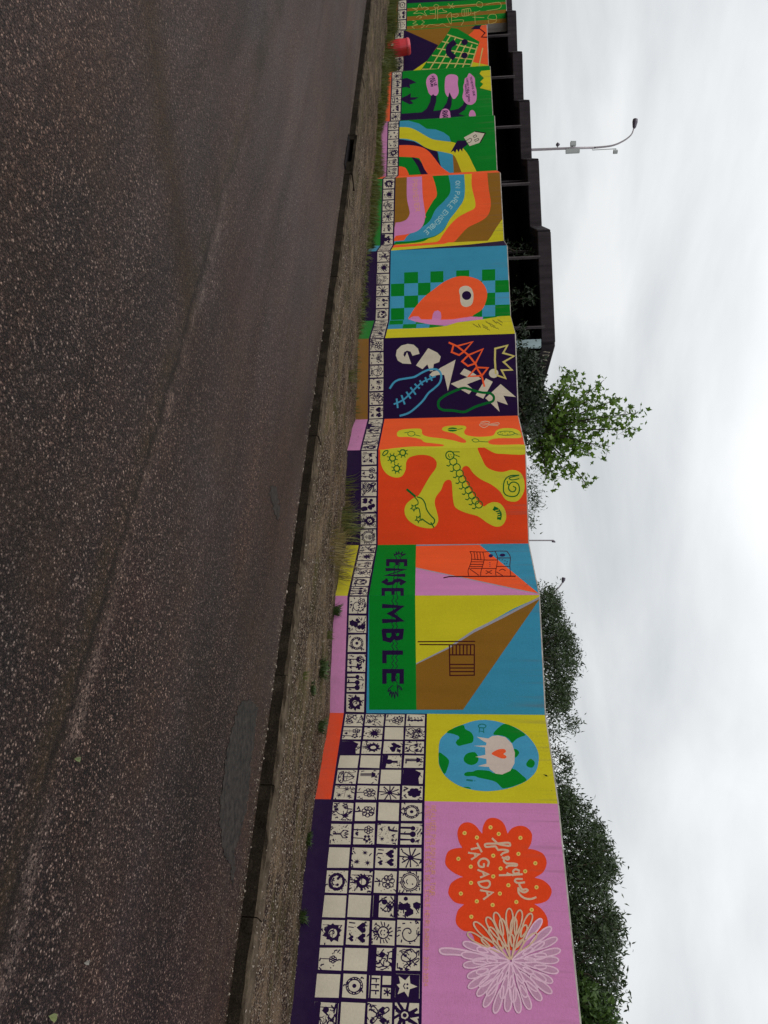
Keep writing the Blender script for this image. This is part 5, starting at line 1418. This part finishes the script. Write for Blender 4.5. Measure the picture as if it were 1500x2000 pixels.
def shrub(name, label, cat, prof, n, size, aspect, mat, seed, d0=.35, d1=1.5, sig=.13, group=None, low=30, sparse=0.0, clus=45):
    r = np.random.default_rng(seed)
    us = [p[1] for p in prof]; vs_ = [p[0] for p in prof]
    u0, u1 = min(us), max(us)
    um = (u0 + u1) / 2
    base = at_depth(wall_top(um), um, wall_y(um) + (d0 + d1) / 2); base.z = 2.66
    root = empty(name, base)
    tag(root, label, cat, group)
    pts = []
    br = MB()
    nc = max(6, n // clus)
    for k in range(nc):
        u = r.uniform(u0, u1)
        top = float(np.interp(u, us, vs_)); lo = wall_top(u) - low
        f = r.uniform(0, 1) ** (0.75 if sparse == 0 else 0.6)
        x = lo + (top - lo) * f * .97
        dy = r.uniform(d0, d1)
        c = at_depth(x, u, wall_y(u) + dy)
        m_ = int(clus * r.uniform(.5, 1.5))
        sg = sig * r.uniform(.6, 1.3) * (0.75 if f > .8 else 1)
        q = np.array(c)[None] + r.normal(size=(m_, 3)) * np.array([sg, sg, sg * .8])
        pts.append(q)
        if k % 4 == 0:
            b0 = base + Vector((r.uniform(-.25, .25) + (c.x - base.x) * .55, (c.y - base.y) * .6, -0.05))
            mid = b0.lerp(c, .55) + Vector(r.normal(size=3) * .06)
            br.tube([b0, mid, c], [.016, .009, .003], 5)
    for k in range(int((u1 - u0) / 9)):          # single shoots that break the outline
        u = r.uniform(u0, u1); top = float(np.interp(u, us, vs_)); dy = wall_y(u) + r.uniform(d0, d1)
        c0 = at_depth(top - 12, u, dy); c1 = at_depth(top + r.uniform(2, 14), u + r.uniform(-12, 12), dy + r.uniform(-.1, .1))
        br.tube([c0, c1], [.004, .002], 3)
        for q in range(int(r.integers(8, 18))):
            f = r.uniform(0, 1); pts.append(np.array(c0.lerp(c1, f))[None] + r.normal(size=(1, 3)) * .022)
    P = np.concatenate(pts)
    V, Fc = leaf_cloud(P, size, aspect, seed=seed + 1, up=.5)
    fast_mesh('foliage', V, Fc, mat, root)
    br.build('branches', M_BARK, root)['kind'] = 'stuff'
    return root
shrub('shrub', 'dense dark small-leaved shrub behind the blue and brown wall face', 'shrub',
      [(1075, 1155), (1078, 1163), (1088, 1175), (1086, 1190), (1098, 1215), (1108, 1235), (1122, 1262), (1128, 1285), (1124, 1310), (1112, 1335), (1116, 1355), (1108, 1380), (1098, 1395)], 13000, .062, .30, M_SHRUB, 21, sig=.10)
shrub('shrub', 'thin wispy shrub behind the yellow globe wall face', 'shrub',
      [(1092, 1390), (1112, 1402), (1134, 1410), (1122, 1418), (1098, 1432), (1090, 1448), (1098, 1470), (1114, 1492), (1108, 1508), (1116, 1530), (1102, 1545), (1112, 1565)], 2000, .060, .28, M_SHRUB, 22, sig=.09, sparse=1)
shrub('shrub', 'tall dark shrub behind the pink wall face beside the red flower', 'shrub',
      [(1105, 1555), (1128, 1572), (1150, 1582), (1152, 1600), (1168, 1612), (1176, 1600), (1178, 1630), (1182, 1655), (1200, 1672), (1196, 1700), (1192, 1725), (1184, 1750), (1198, 1775), (1205, 1800), (1212, 1820)], 12500, .066, .30, M_SHRUB, 23, sig=.10)
shrub('shrub', 'broad dark shrub behind the pink wall face above the pale seed head', 'shrub',
      [(1196, 1790), (1206, 1810), (1216, 1840), (1202, 1862), (1190, 1880), (1202, 1900), (1208, 1920), (1210, 1945), (1190, 1962), (1182, 2000), (1200, 2040), (1190, 2090)], 10500, .066, .30, M_SHRUB, 24, sig=.10)
shrub('shrub', 'fresh green leafy shrub at the pink end of the wall', 'shrub',
      [(1140, 1935), (1165, 1955), (1185, 1975), (1192, 2000), (1190, 2050)], 2200, .075, .42, M_SHRUB2, 25, d0=.25, d1=.6, sig=.10)
shrub('shrub', 'low loose shrub behind the red caterpillar wall face', 'shrub',
      [(1036, 900), (1052, 915), (1046, 940), (1040, 955), (1048, 970), (1050, 985), (1038, 1000), (1036, 1030)], 550, .07, .28, M_SHRUB, 26, d0=2.2, d1=3.2, sig=.12, sparse=1, low=10)
shrub('ivy', 'dark leafy creeper under the end of the concrete deck', 'creeper',
      [(1040, 690), (1050, 715), (1058, 745), (1066, 775), (1062, 800), (1050, 830), (1035, 858), (1030, 868)], 2000, .095, .45, M_IVY, 27, d0=.2, d1=1.0, sig=.12, low=8)
for k, (x0, u0_, u1_, nn_) in enumerate(((1042, 478, 500, 70), (1040, 560, 600, 110), (1036, 640, 656, 50))):
    shrub('ledge_weed', ['small leafy sprig on the ledge above the chequered wall face corner', 'straggly leafy weed on the ledge above the red bird head', 'small dark sprig on the ledge above the yellow return face'][k], 'weed',
          [(x0 - 8, u0_), (x0, (u0_ + u1_) / 2), (x0 - 8, u1_)], nn_, .10, .25, M_IVY, 30 + k, d0=.28, d1=.5, sig=.07, low=2, clus=10, group='weeds on the ledge')

# young broad-leaved tree beside the deck end
TD = 16.6
tb = at_depth(1000, 845, TD); tb.z = 2.66
tree = tag(empty('young_tree', tb), 'young bright green broad-leaved tree behind the orange wall face', 'tree')
tr = MB()
lim = {}
r = random.Random(8)
j0 = at_depth(1035, 842, TD)
tr.tube([tb - Vector((0, 0, .1)), tb.lerp(j0, .5) + Vector((.03, 0, 0)), j0], [.06, .05, .042], 8)
tips = [(1252, 806), (1212, 778), (1240, 838), (1180, 742), (1130, 728), (1112, 722), (1080, 765), (1062, 800), (1192, 872), (1160, 890), (1150, 868), (1145, 945), (1110, 930), (1085, 948), (1065, 935), (1058, 880), (1120, 800), (1150, 815), (1105, 850), (1095, 775), (1165, 775), (1200, 820), (1130, 880), (1075, 840), (1070, 905), (1050, 765)]
P = []
for x, y in tips:
    dd = TD + r.uniform(-.75, .75)
    tip = at_depth(x, y, dd)
    f0 = r.uniform(.0, .25)
    st = j0.lerp(at_depth(1100, 835, TD), f0)
    m1 = st.lerp(tip, .5) + Vector((r.uniform(-.12, .12), r.uniform(-.15, .15), r.uniform(0, .18)))
    pts = [st, m1, tip]
    cur = []
    for k in range(13):
        t_ = k / 12
        cur.append(st * (1 - t_) ** 2 + m1 * 2 * t_ * (1 - t_) + tip * t_ * t_)
    tr.tube(cur, [.022 * (1 - k / 13) + .003 for k in range(13)], 5)
    L_ = (tip - st).length
    for k in range(int(13 + 32 * L_)):
        t_ = r.uniform(.22, 1.0)
        c = st * (1 - t_) ** 2 + m1 * 2 * t_ * (1 - t_) + tip * t_ * t_
        sp_ = .135 * (1.15 - .5 * t_)
        e = c + Vector((r.gauss(0, sp_), r.gauss(0, sp_), r.gauss(0, sp_)))
        if k % 3 == 0: tr.tube([c, e], [.005, .002], 3, cap=False)
        P.append(e)
        if r.random() < .55: P.append(e + Vector((r.gauss(0, .05), r.gauss(0, .05), r.gauss(0, .05))))
tr.build('trunk', M_BARK, tree)
V, Fc = leaf_cloud(np.array(P), .122, 1.0, 'maple', up=.1, seed=5)
fast_mesh('crown', V, Fc, M_MAPLE, tree)

# ------------------------------------------------------------------ street lamps
M_POLE = plain('galvanised', (0.30, 0.27, 0.29), 0.45, 0.3, .12)
M_LHEAD = plain('lamp_housing', (0.075, 0.06, 0.085), 0.5, 0.0, .15)
M_BOX = plain('grey_plastic', (0.34, 0.36, 0.35), 0.5, 0, .1)
DL = 36.0
def A1(x, y): return at_depth(x, y, DL)
pb = A1(1040, 292.5); pb.z = 2.6
lamp = tag(empty('street_lamp', (A1(1040, 292.5).x, A1(1040, 292.5).y, 2.66)), 'tall curved street lamp with grey boxes mounted on its pole', 'street lamp')
mb = MB(); bse = A1(1040, 292.5)
mb.tube([Vector((bse.x, bse.y, 2.5)), bse, A1(1115, 289.5), A1(1160, 288.5)], [.068, .062, .056, .05], 10); mb.build('pole', M_POLE, lamp, True)
mb = MB(); cu = catmull([(1160, 288.5), (1195, 284.5), (1218, 275), (1233, 263), (1238, 250)], False, 6)
mb.tube([A1(*q) for q in cu], [.048 - .024 * k / len(cu) for k in range(len(cu))], 8); mb.build('arm', M_POLE, lamp, True)
mb = MB(); h0, h1 = A1(1238.5, 251), A1(1241, 233)
mb.tube([h0, h0.lerp(h1, .15), h0.lerp(h1, .7), h1], [.04, .08, .12, .11], 8); mb.build('lamp_head', M_LHEAD, lamp)
mb = MB(); c = A1(1118.5, 295); mb.box(c, .17, .16, .62); mb.build('control_box', M_BOX, lamp)
mb = MB(); c = A1(1119.5, 281); mb.box(c, .20, .2, .24, taper=.9); mb.tube([c + Vector((.02, 0, -.05)), A1(1119, 289)], .025, 6); mb.build('camera_box', M_BOX, lamp)
mb = MB(); c = A1(1089, 282.5); mb.tube([c + Vector((0, 0, -.07)), c, c + Vector((0, 0, .1))], [.04, .11, .03], 8); mb.tube([c, A1(1089, 290)], .02, 5); mb.build('dome_camera', M_LHEAD, lamp)
mb = MB(); mb.tube([A1(1157, 290), A1(1157, 293), A1(1203, 290.5)], .018, 5); mb.tube([A1(1198, 296.5), A1(1206, 296.5)], [.10, .09], 8); mb.tube([A1(1203, 290.5), A1(1203, 296)], .02, 5); mb.build('antenna', M_BOX, lamp)
def small_lamp(label, pts, head, DLx):
    b0 = at_depth(*pts[0], DLx)
    o = tag(empty('street_lamp', (b0.x, b0.y, 2.66)), label, 'street lamp')
    cu = catmull(pts, False, 5) if len(pts) > 2 else pts
    m_ = MB(); m_.tube([Vector((b0.x, b0.y, 2.5))] + [at_depth(*q, DLx) for q in cu], .045, 7); m_.build('pole', M_POLE, o, True)
    m_ = MB(); m_.tube([at_depth(*head[0], DLx), at_depth(*head[0], DLx).lerp(at_depth(*head[1], DLx), .6), at_depth(*head[1], DLx)], [.06, .13, .11], 7); m_.build('lamp_head', M_LHEAD, o)
small_lamp('small distant street lamp with curved arm above the corner of the pink and yellow rays', [(1050, 1161.5), (1064, 1161), (1075, 1159), (1087, 1152), (1095, 1143), (1099, 1137)], [(1099, 1138), (1101.5, 1128)], 50)
small_lamp('slim straight distant post with tiny head above the red wall face', [(1030, 1055.5), (1060, 1055.5), (1082, 1055.5)], [(1081.5, 1055.5), (1081, 1059.5)], 48)

# ================================================================== SMALL THINGS ON THE GROUND
pN = PAN['N']
bp = at_depth(764, 97, 21.0)
bp.z = verge_z(bp.dot(D_T), (bp.dot(D_W) - kerb_w(bp.dot(D_T)) - .185) / 7 * 3) + 0.01
M_BIN = plain('red_plastic', (0.52, 0.018, 0.028), 0.4, 0, .12, 5)
M_BINL = plain('red_plastic_lid', (0.58, 0.05, 0.07), 0.35, 0, .1, 5)
M_TAG = plain('pale_sticker', (0.42, 0.32, 0.26), 0.6, 0, .15, 30)
bin_ = tag(empty('litter_bin', bp, math.atan2(pN.d.y, pN.d.x)), 'red plastic bin with pale sticker standing in weeds against the wall', 'bin')
def rrect(hx, hy, n=5, p=3.2):
    out = []
    for k in range(4 * n):
        t_ = 2 * math.pi * k / (4 * n); c_, s_ = math.cos(t_), math.sin(t_)
        out.append((hx * math.copysign(abs(c_) ** (2 / p), c_), hy * math.copysign(abs(s_) ** (2 / p), s_)))
    return out
def loft(secs, name, mat, parent, M):
    vs, fs = [], []
    for hx, hy, z, ox in secs: vs += [M @ Vector((x + ox, y, z)) for x, y in rrect(hx, hy)]
    n = 20
    for k in range(len(secs) - 1):
        for q in range(n): fs.append((k * n + q, k * n + (q + 1) % n, (k + 1) * n + (q + 1) % n, (k + 1) * n + q))
    fs.append(tuple(reversed(range(n)))); fs.append(tuple((len(secs) - 1) * n + q for q in range(n)))
    o = mesh_obj(name, vs, fs, mat, parent, smooth=False)
    return o
MBN = Matrix.Translation(bp) @ Matrix.Rotation(math.atan2(pN.d.y, pN.d.x), 4, 'Z') @ Matrix.Rotation(math.radians(-7), 4, 'Y')
loft([(.13, .13, -.02, 0), (.165, .16, .03, 0), (.185, .18, .18, 0), (.195, .19, .36, 0), (.18, .18, .55, 0)], 'body', M_BIN, bin_, MBN)
loft([(.188, .188, .552, 0), (.19, .19, .585, 0), (.178, .178, .625, 0), (.15, .15, .645, 0)], 'lid', M_BINL, bin_, MBN)
mb = MB(); mb.face([MBN @ Vector(q) for q in ((.02, -.186, .12), (.09, -.184, .12), (.09, -.188, .19), (.02, -.190, .19))]); mb.build('sticker', M_TAG, bin_)

# tufts of grass and weeds: four kinds, copied
def tuft_mesh(name, n, h, spread, wid, mat, seed, lean=.6, leafy=False):
    r = random.Random(seed); vs, fs = [], []
    for k in range(n):
        a = r.uniform(0, 6.283); rr = spread * math.sqrt(r.random()) * .5
        b = Vector((rr * math.cos(a), rr * math.sin(a), -.01)); hh = h * r.uniform(.4, 1.1); ln = hh * lean * r.uniform(.1, 1.1)
        a2 = a + r.uniform(-.8, .8); dr = Vector((math.cos(a2), math.sin(a2), 0)); sd = Vector((-dr.y, dr.x, 0)) * wid * r.uniform(.6, 1.2)
        i = len(vs)
        m_ = b + dr * ln * .35 + Vector((0, 0, hh * .6)); t_ = b + dr * ln + Vector((0, 0, hh * r.uniform(.75, 1)))
        if leafy:
            vs += [b, m_ - sd, m_ + sd, t_]; fs += [(i, i + 1, i + 2), (i + 1, i + 3, i + 2)]
        else:
            vs += [b - sd, b + sd, m_ + sd * .8, m_ - sd * .8, t_]; fs += [(i, i + 1, i + 2, i + 3), (i + 3, i + 2, i + 4)]
    me = bpy.data.meshes.new(name); me.from_pydata([tuple(v) for v in vs], [], fs); me.materials.append(mat)
    return me
TM = {'g': [tuft_mesh('grass_tuft', 90, .26, .24, .004, M_GRASS, 1), tuft_mesh('grass_tuft', 70, .20, .3, .004, M_GRASS, 2)],
      'd': [tuft_mesh('dry_grass_tuft', 120, .20, .45, .003, M_DRY, 3, 1.0)],
      'w': [tuft_mesh('weed_tuft', 110, .15, .30, .013, M_WEED, 4, .9, True), tuft_mesh('weed_tuft', 80, .2, .2, .012, M_WEED, 5, .7, True)]}
TL = {'g': 'tuft of green grass', 'd': 'tuft of dry yellow grass', 'w': 'small dark leafy weed'}
def tuft(kind, x, y, sc, where, grp='weeds and grass along the wall foot'):
    p = verge_at(x, y)
    me = TM[kind][random.randrange(len(TM[kind]))]
    o = bpy.data.objects.new(me.name.split('.')[0], me)
    COL.objects.link(o); o.location = p - Vector((0, 0, .005)); o.rotation_euler = (0, 0, random.uniform(0, 6.28)); o.scale = (sc, sc, sc)
    tag(o, TL[kind] + ' ' + where, 'weed' if kind == 'w' else 'grass', grp)
for k, x, y, s_, wh in [('g', 517, 1572, .85, 'growing over the kerb'), ('w', 508, 1575, .5, 'beside the grass tuft on the kerb'),
        ('w', 622, 1418, .7, 'on the gravel in front of the yellow globe face'), ('w', 626, 1305, .8, 'on the gravel in front of the blue face'), ('w', 608, 1345, .45, 'nearest the kerb in front of the blue face'),
        ('w', 651, 1192, .75, 'against the pink foot of the blue face'), ('d', 660, 1085, 1.7, 'against the return face with rays'), ('d', 664, 1118, 1.6, 'against the yellow foot of the return face'), ('g', 672, 1035, 1.5, 'at the corner of the red face'), ('d', 650, 1070, 1.4, 'on the gravel before the rays'),
        ('g', 677, 958, 1.5, 'against the purple foot of the red face'), ('g', 668, 1010, 1.3, 'on the gravel in front of the red face'), ('w', 688, 862, 1.1, 'in the corner of the orange return face'), ('w', 684, 874, .9, 'below the orange return face'),
        ('w', 712, 642, 1.1, 'in the corner of the yellow return face'), ('w', 716, 633, .8, 'against the chequered bird face'), ('w', 704, 690, 1.0, 'in front of the lettered purple face'), ('w', 706, 755, .7, 'at the ochre foot of the purple face'), ('g', 682, 735, .7, 'on the gravel before the lettered face'),
        ('g', 716, 560, .8, 'below the red bird head'), ('w', 722, 480, .9, 'in the corner by the curved bands'), ('g', 690, 925, .9, 'below the eggs of the caterpillar face'), ('d', 676, 985, 1.1, 'at the purple foot of the caterpillar face'), ('w', 600, 1640, .5, 'at the foot of the first column of drawings'), ('w', 586, 1790, .55, 'at the foot of the middle columns of drawings'), ('g', 640, 1240, .5, 'between two weeds before the pink foot'), ('w', 700, 800, .8, 'by the orange return corner'), ('g', 710, 590, .7, 'at the purple foot of the bird face'), ('g', 592, 1320, .35, 'on the kerb edge before the blue face'), ('w', 597, 1960, 1.2, 'at the foot of the pink end face'), ('w', 600, 1990, 1.3, 'at the foot of the pink wall end')]:
    tuft(k, x, y, s_, wh)
# thicker growth along the far wall foot: uncountable
r = np.random.default_rng(9)
vs, fs = [], []
def blade(b, h, ln, a, wd):
    i = len(vs); dr = Vector((math.cos(a), math.sin(a), 0)); sd = Vector((-dr.y, dr.x, 0)) * wd
    m_ = b + dr * ln * .35 + Vector((0, 0, h * .6)); t_ = b + dr * ln + Vector((0, 0, h))
    vs.extend([b - sd, b + sd, m_ + sd * .8, m_ - sd * .8, t_]); fs.extend([(i, i + 1, i + 2, i + 3), (i + 3, i + 2, i + 4)])
for pn, dens in (('G', 60), ('H', 110), ('I', 230), ('J', 200), ('K', 900), ('KL', 400), ('L', 1700), ('LM', 500), ('M', 1300), ('MN', 900), ('N', 2400), ('NO', 700), ('O', 1500)):
    p = PAN[pn]
    for _ in range(dens):
        s_ = r.uniform(0, p.L); clump = .5 + .5 * math.sin(s_ * 5 + PN.index(pn) * 1.7) * math.sin(s_ * 2.1 + 1)
        off = abs(r.normal()) * (.12 + .22 * clump) + .02
        q = p.a + p.d * s_ + p.n * off
        t_ = q.dot(D_T); q.z = verge_z(t_, (q.dot(D_W) - kerb_w(t_) - .185) / 7 * 3) - .01
        tall = 2.3 if pn in ('N', 'MN', 'O', 'NO') else (1.5 if pn in ('L', 'M', 'K', 'KL', 'LM') else 0.9)
        blade(q, (.05 + .13 * clump * r.uniform(.4, 1.2)) * tall, r.uniform(.02, .12), r.uniform(0, 6.28), .006)
tag(mesh_obj('grass_strip', vs, fs, M_GRASS), 'rough green grass growing along the foot of the far wall', 'grass', kind='stuff')
# loose stones on verge and in the gutter: uncountable
vs, fs = [], []
M_STONE = leafmat('loose_stone', (0.07, 0.052, 0.040), (0.30, 0.25, 0.20), 0.0, 0.85)
def stone(c, s_):
    i = len(vs)
    for dx, dy, dz in ((1, 0, 0), (0, 1, 0), (-1, 0, 0), (0, -1, 0), (0, 0, .7), (0, 0, -.5)):
        vs.append(Vector(c) + Vector((dx, dy, dz)) * s_ * r.uniform(.6, 1.2) + Vector(r.normal(size=3) * s_ * .15))
    for f in ((0, 1, 4), (1, 2, 4), (2, 3, 4), (3, 0, 4), (1, 0, 5), (2, 1, 5), (3, 2, 5), (0, 3, 5)): fs.append(tuple(i + k for k in f))
for _ in range(12000):
    t_ = -2.5 + 16.5 * r.uniform(0, 1) ** 1.5; q_ = r.uniform(0, 1) ** 1.2 * 3.1
    stone(road_pt(t_, kerb_w(t_) + .17 + q_, verge_z(t_, q_ / 7 * 3) + .002), r.uniform(.003, .0105) * (1.6 if r.random() < .08 else 1))
for _ in range(1500):
    t_ = r.uniform(-2, 16); q_ = abs(r.normal()) * .07
    stone(road_pt(t_, kerb_w(t_) - .02 - q_, .002), r.uniform(.003, .009))
for _ in range(60):
    t_ = r.uniform(-1.5, 9); stone(road_pt(t_, kerb_w(t_) - r.uniform(.01, .05), .006), r.uniform(.008, .018))
for _ in range(260):
    t_ = r.uniform(-2, 10); stone(road_pt(t_, kerb_w(t_) + r.uniform(.02, .16), KH + .006), r.uniform(.004, .014))
tag(mesh_obj('loose_gravel', vs, fs, M_STONE), 'loose brown and pale gravel on the verge and along the kerb', 'gravel', kind='stuff')
# leaves lying on the road
M_LF = [leafmat('fallen_leaf_green', (.13, .16, .07), (.16, .19, .08), .1), leafmat('fallen_leaf_pale', (.20, .19, .17), (.24, .22, .19), .05), leafmat('fallen_leaf_lime', (.14, .17, .06), (.18, .20, .075), .1)]
for k, (x, y, an, L_, lab) in enumerate(((152, 1483, .15, .055, 'torn pale green leaf lying on the asphalt'), (170, 1880, -.2, .05, 'curled pale grey leaf lying on the asphalt'), (104, 1988, .45, .075, 'pointed yellow-green leaf lying on the asphalt'))):
    c = on_z(x, y, .012)
    d = (on_z(x + 20 * math.cos(an), y + 20 * math.sin(an), .012) - c).normalized(); e = Vector((-d.y, d.x, 0))
    sh = [(-.5, 0, .0), (-.25, .17, .010), (.1, .2, .014), (.5, .02, .004), (.1, -.2, .012), (-.25, -.16, .008), (0, 0, .0)]
    pts = [c + d * a * L_ + e * b * L_ + Vector((0, 0, z - .004)) for a, b, z in sh]
    o = mesh_obj('fallen_leaf', pts, [(6, 0, 1), (6, 1, 2), (6, 2, 3), (6, 3, 4), (6, 4, 5), (6, 5, 0)], M_LF[k])
    tag(o, lab, 'leaf', 'leaves fallen on the road')
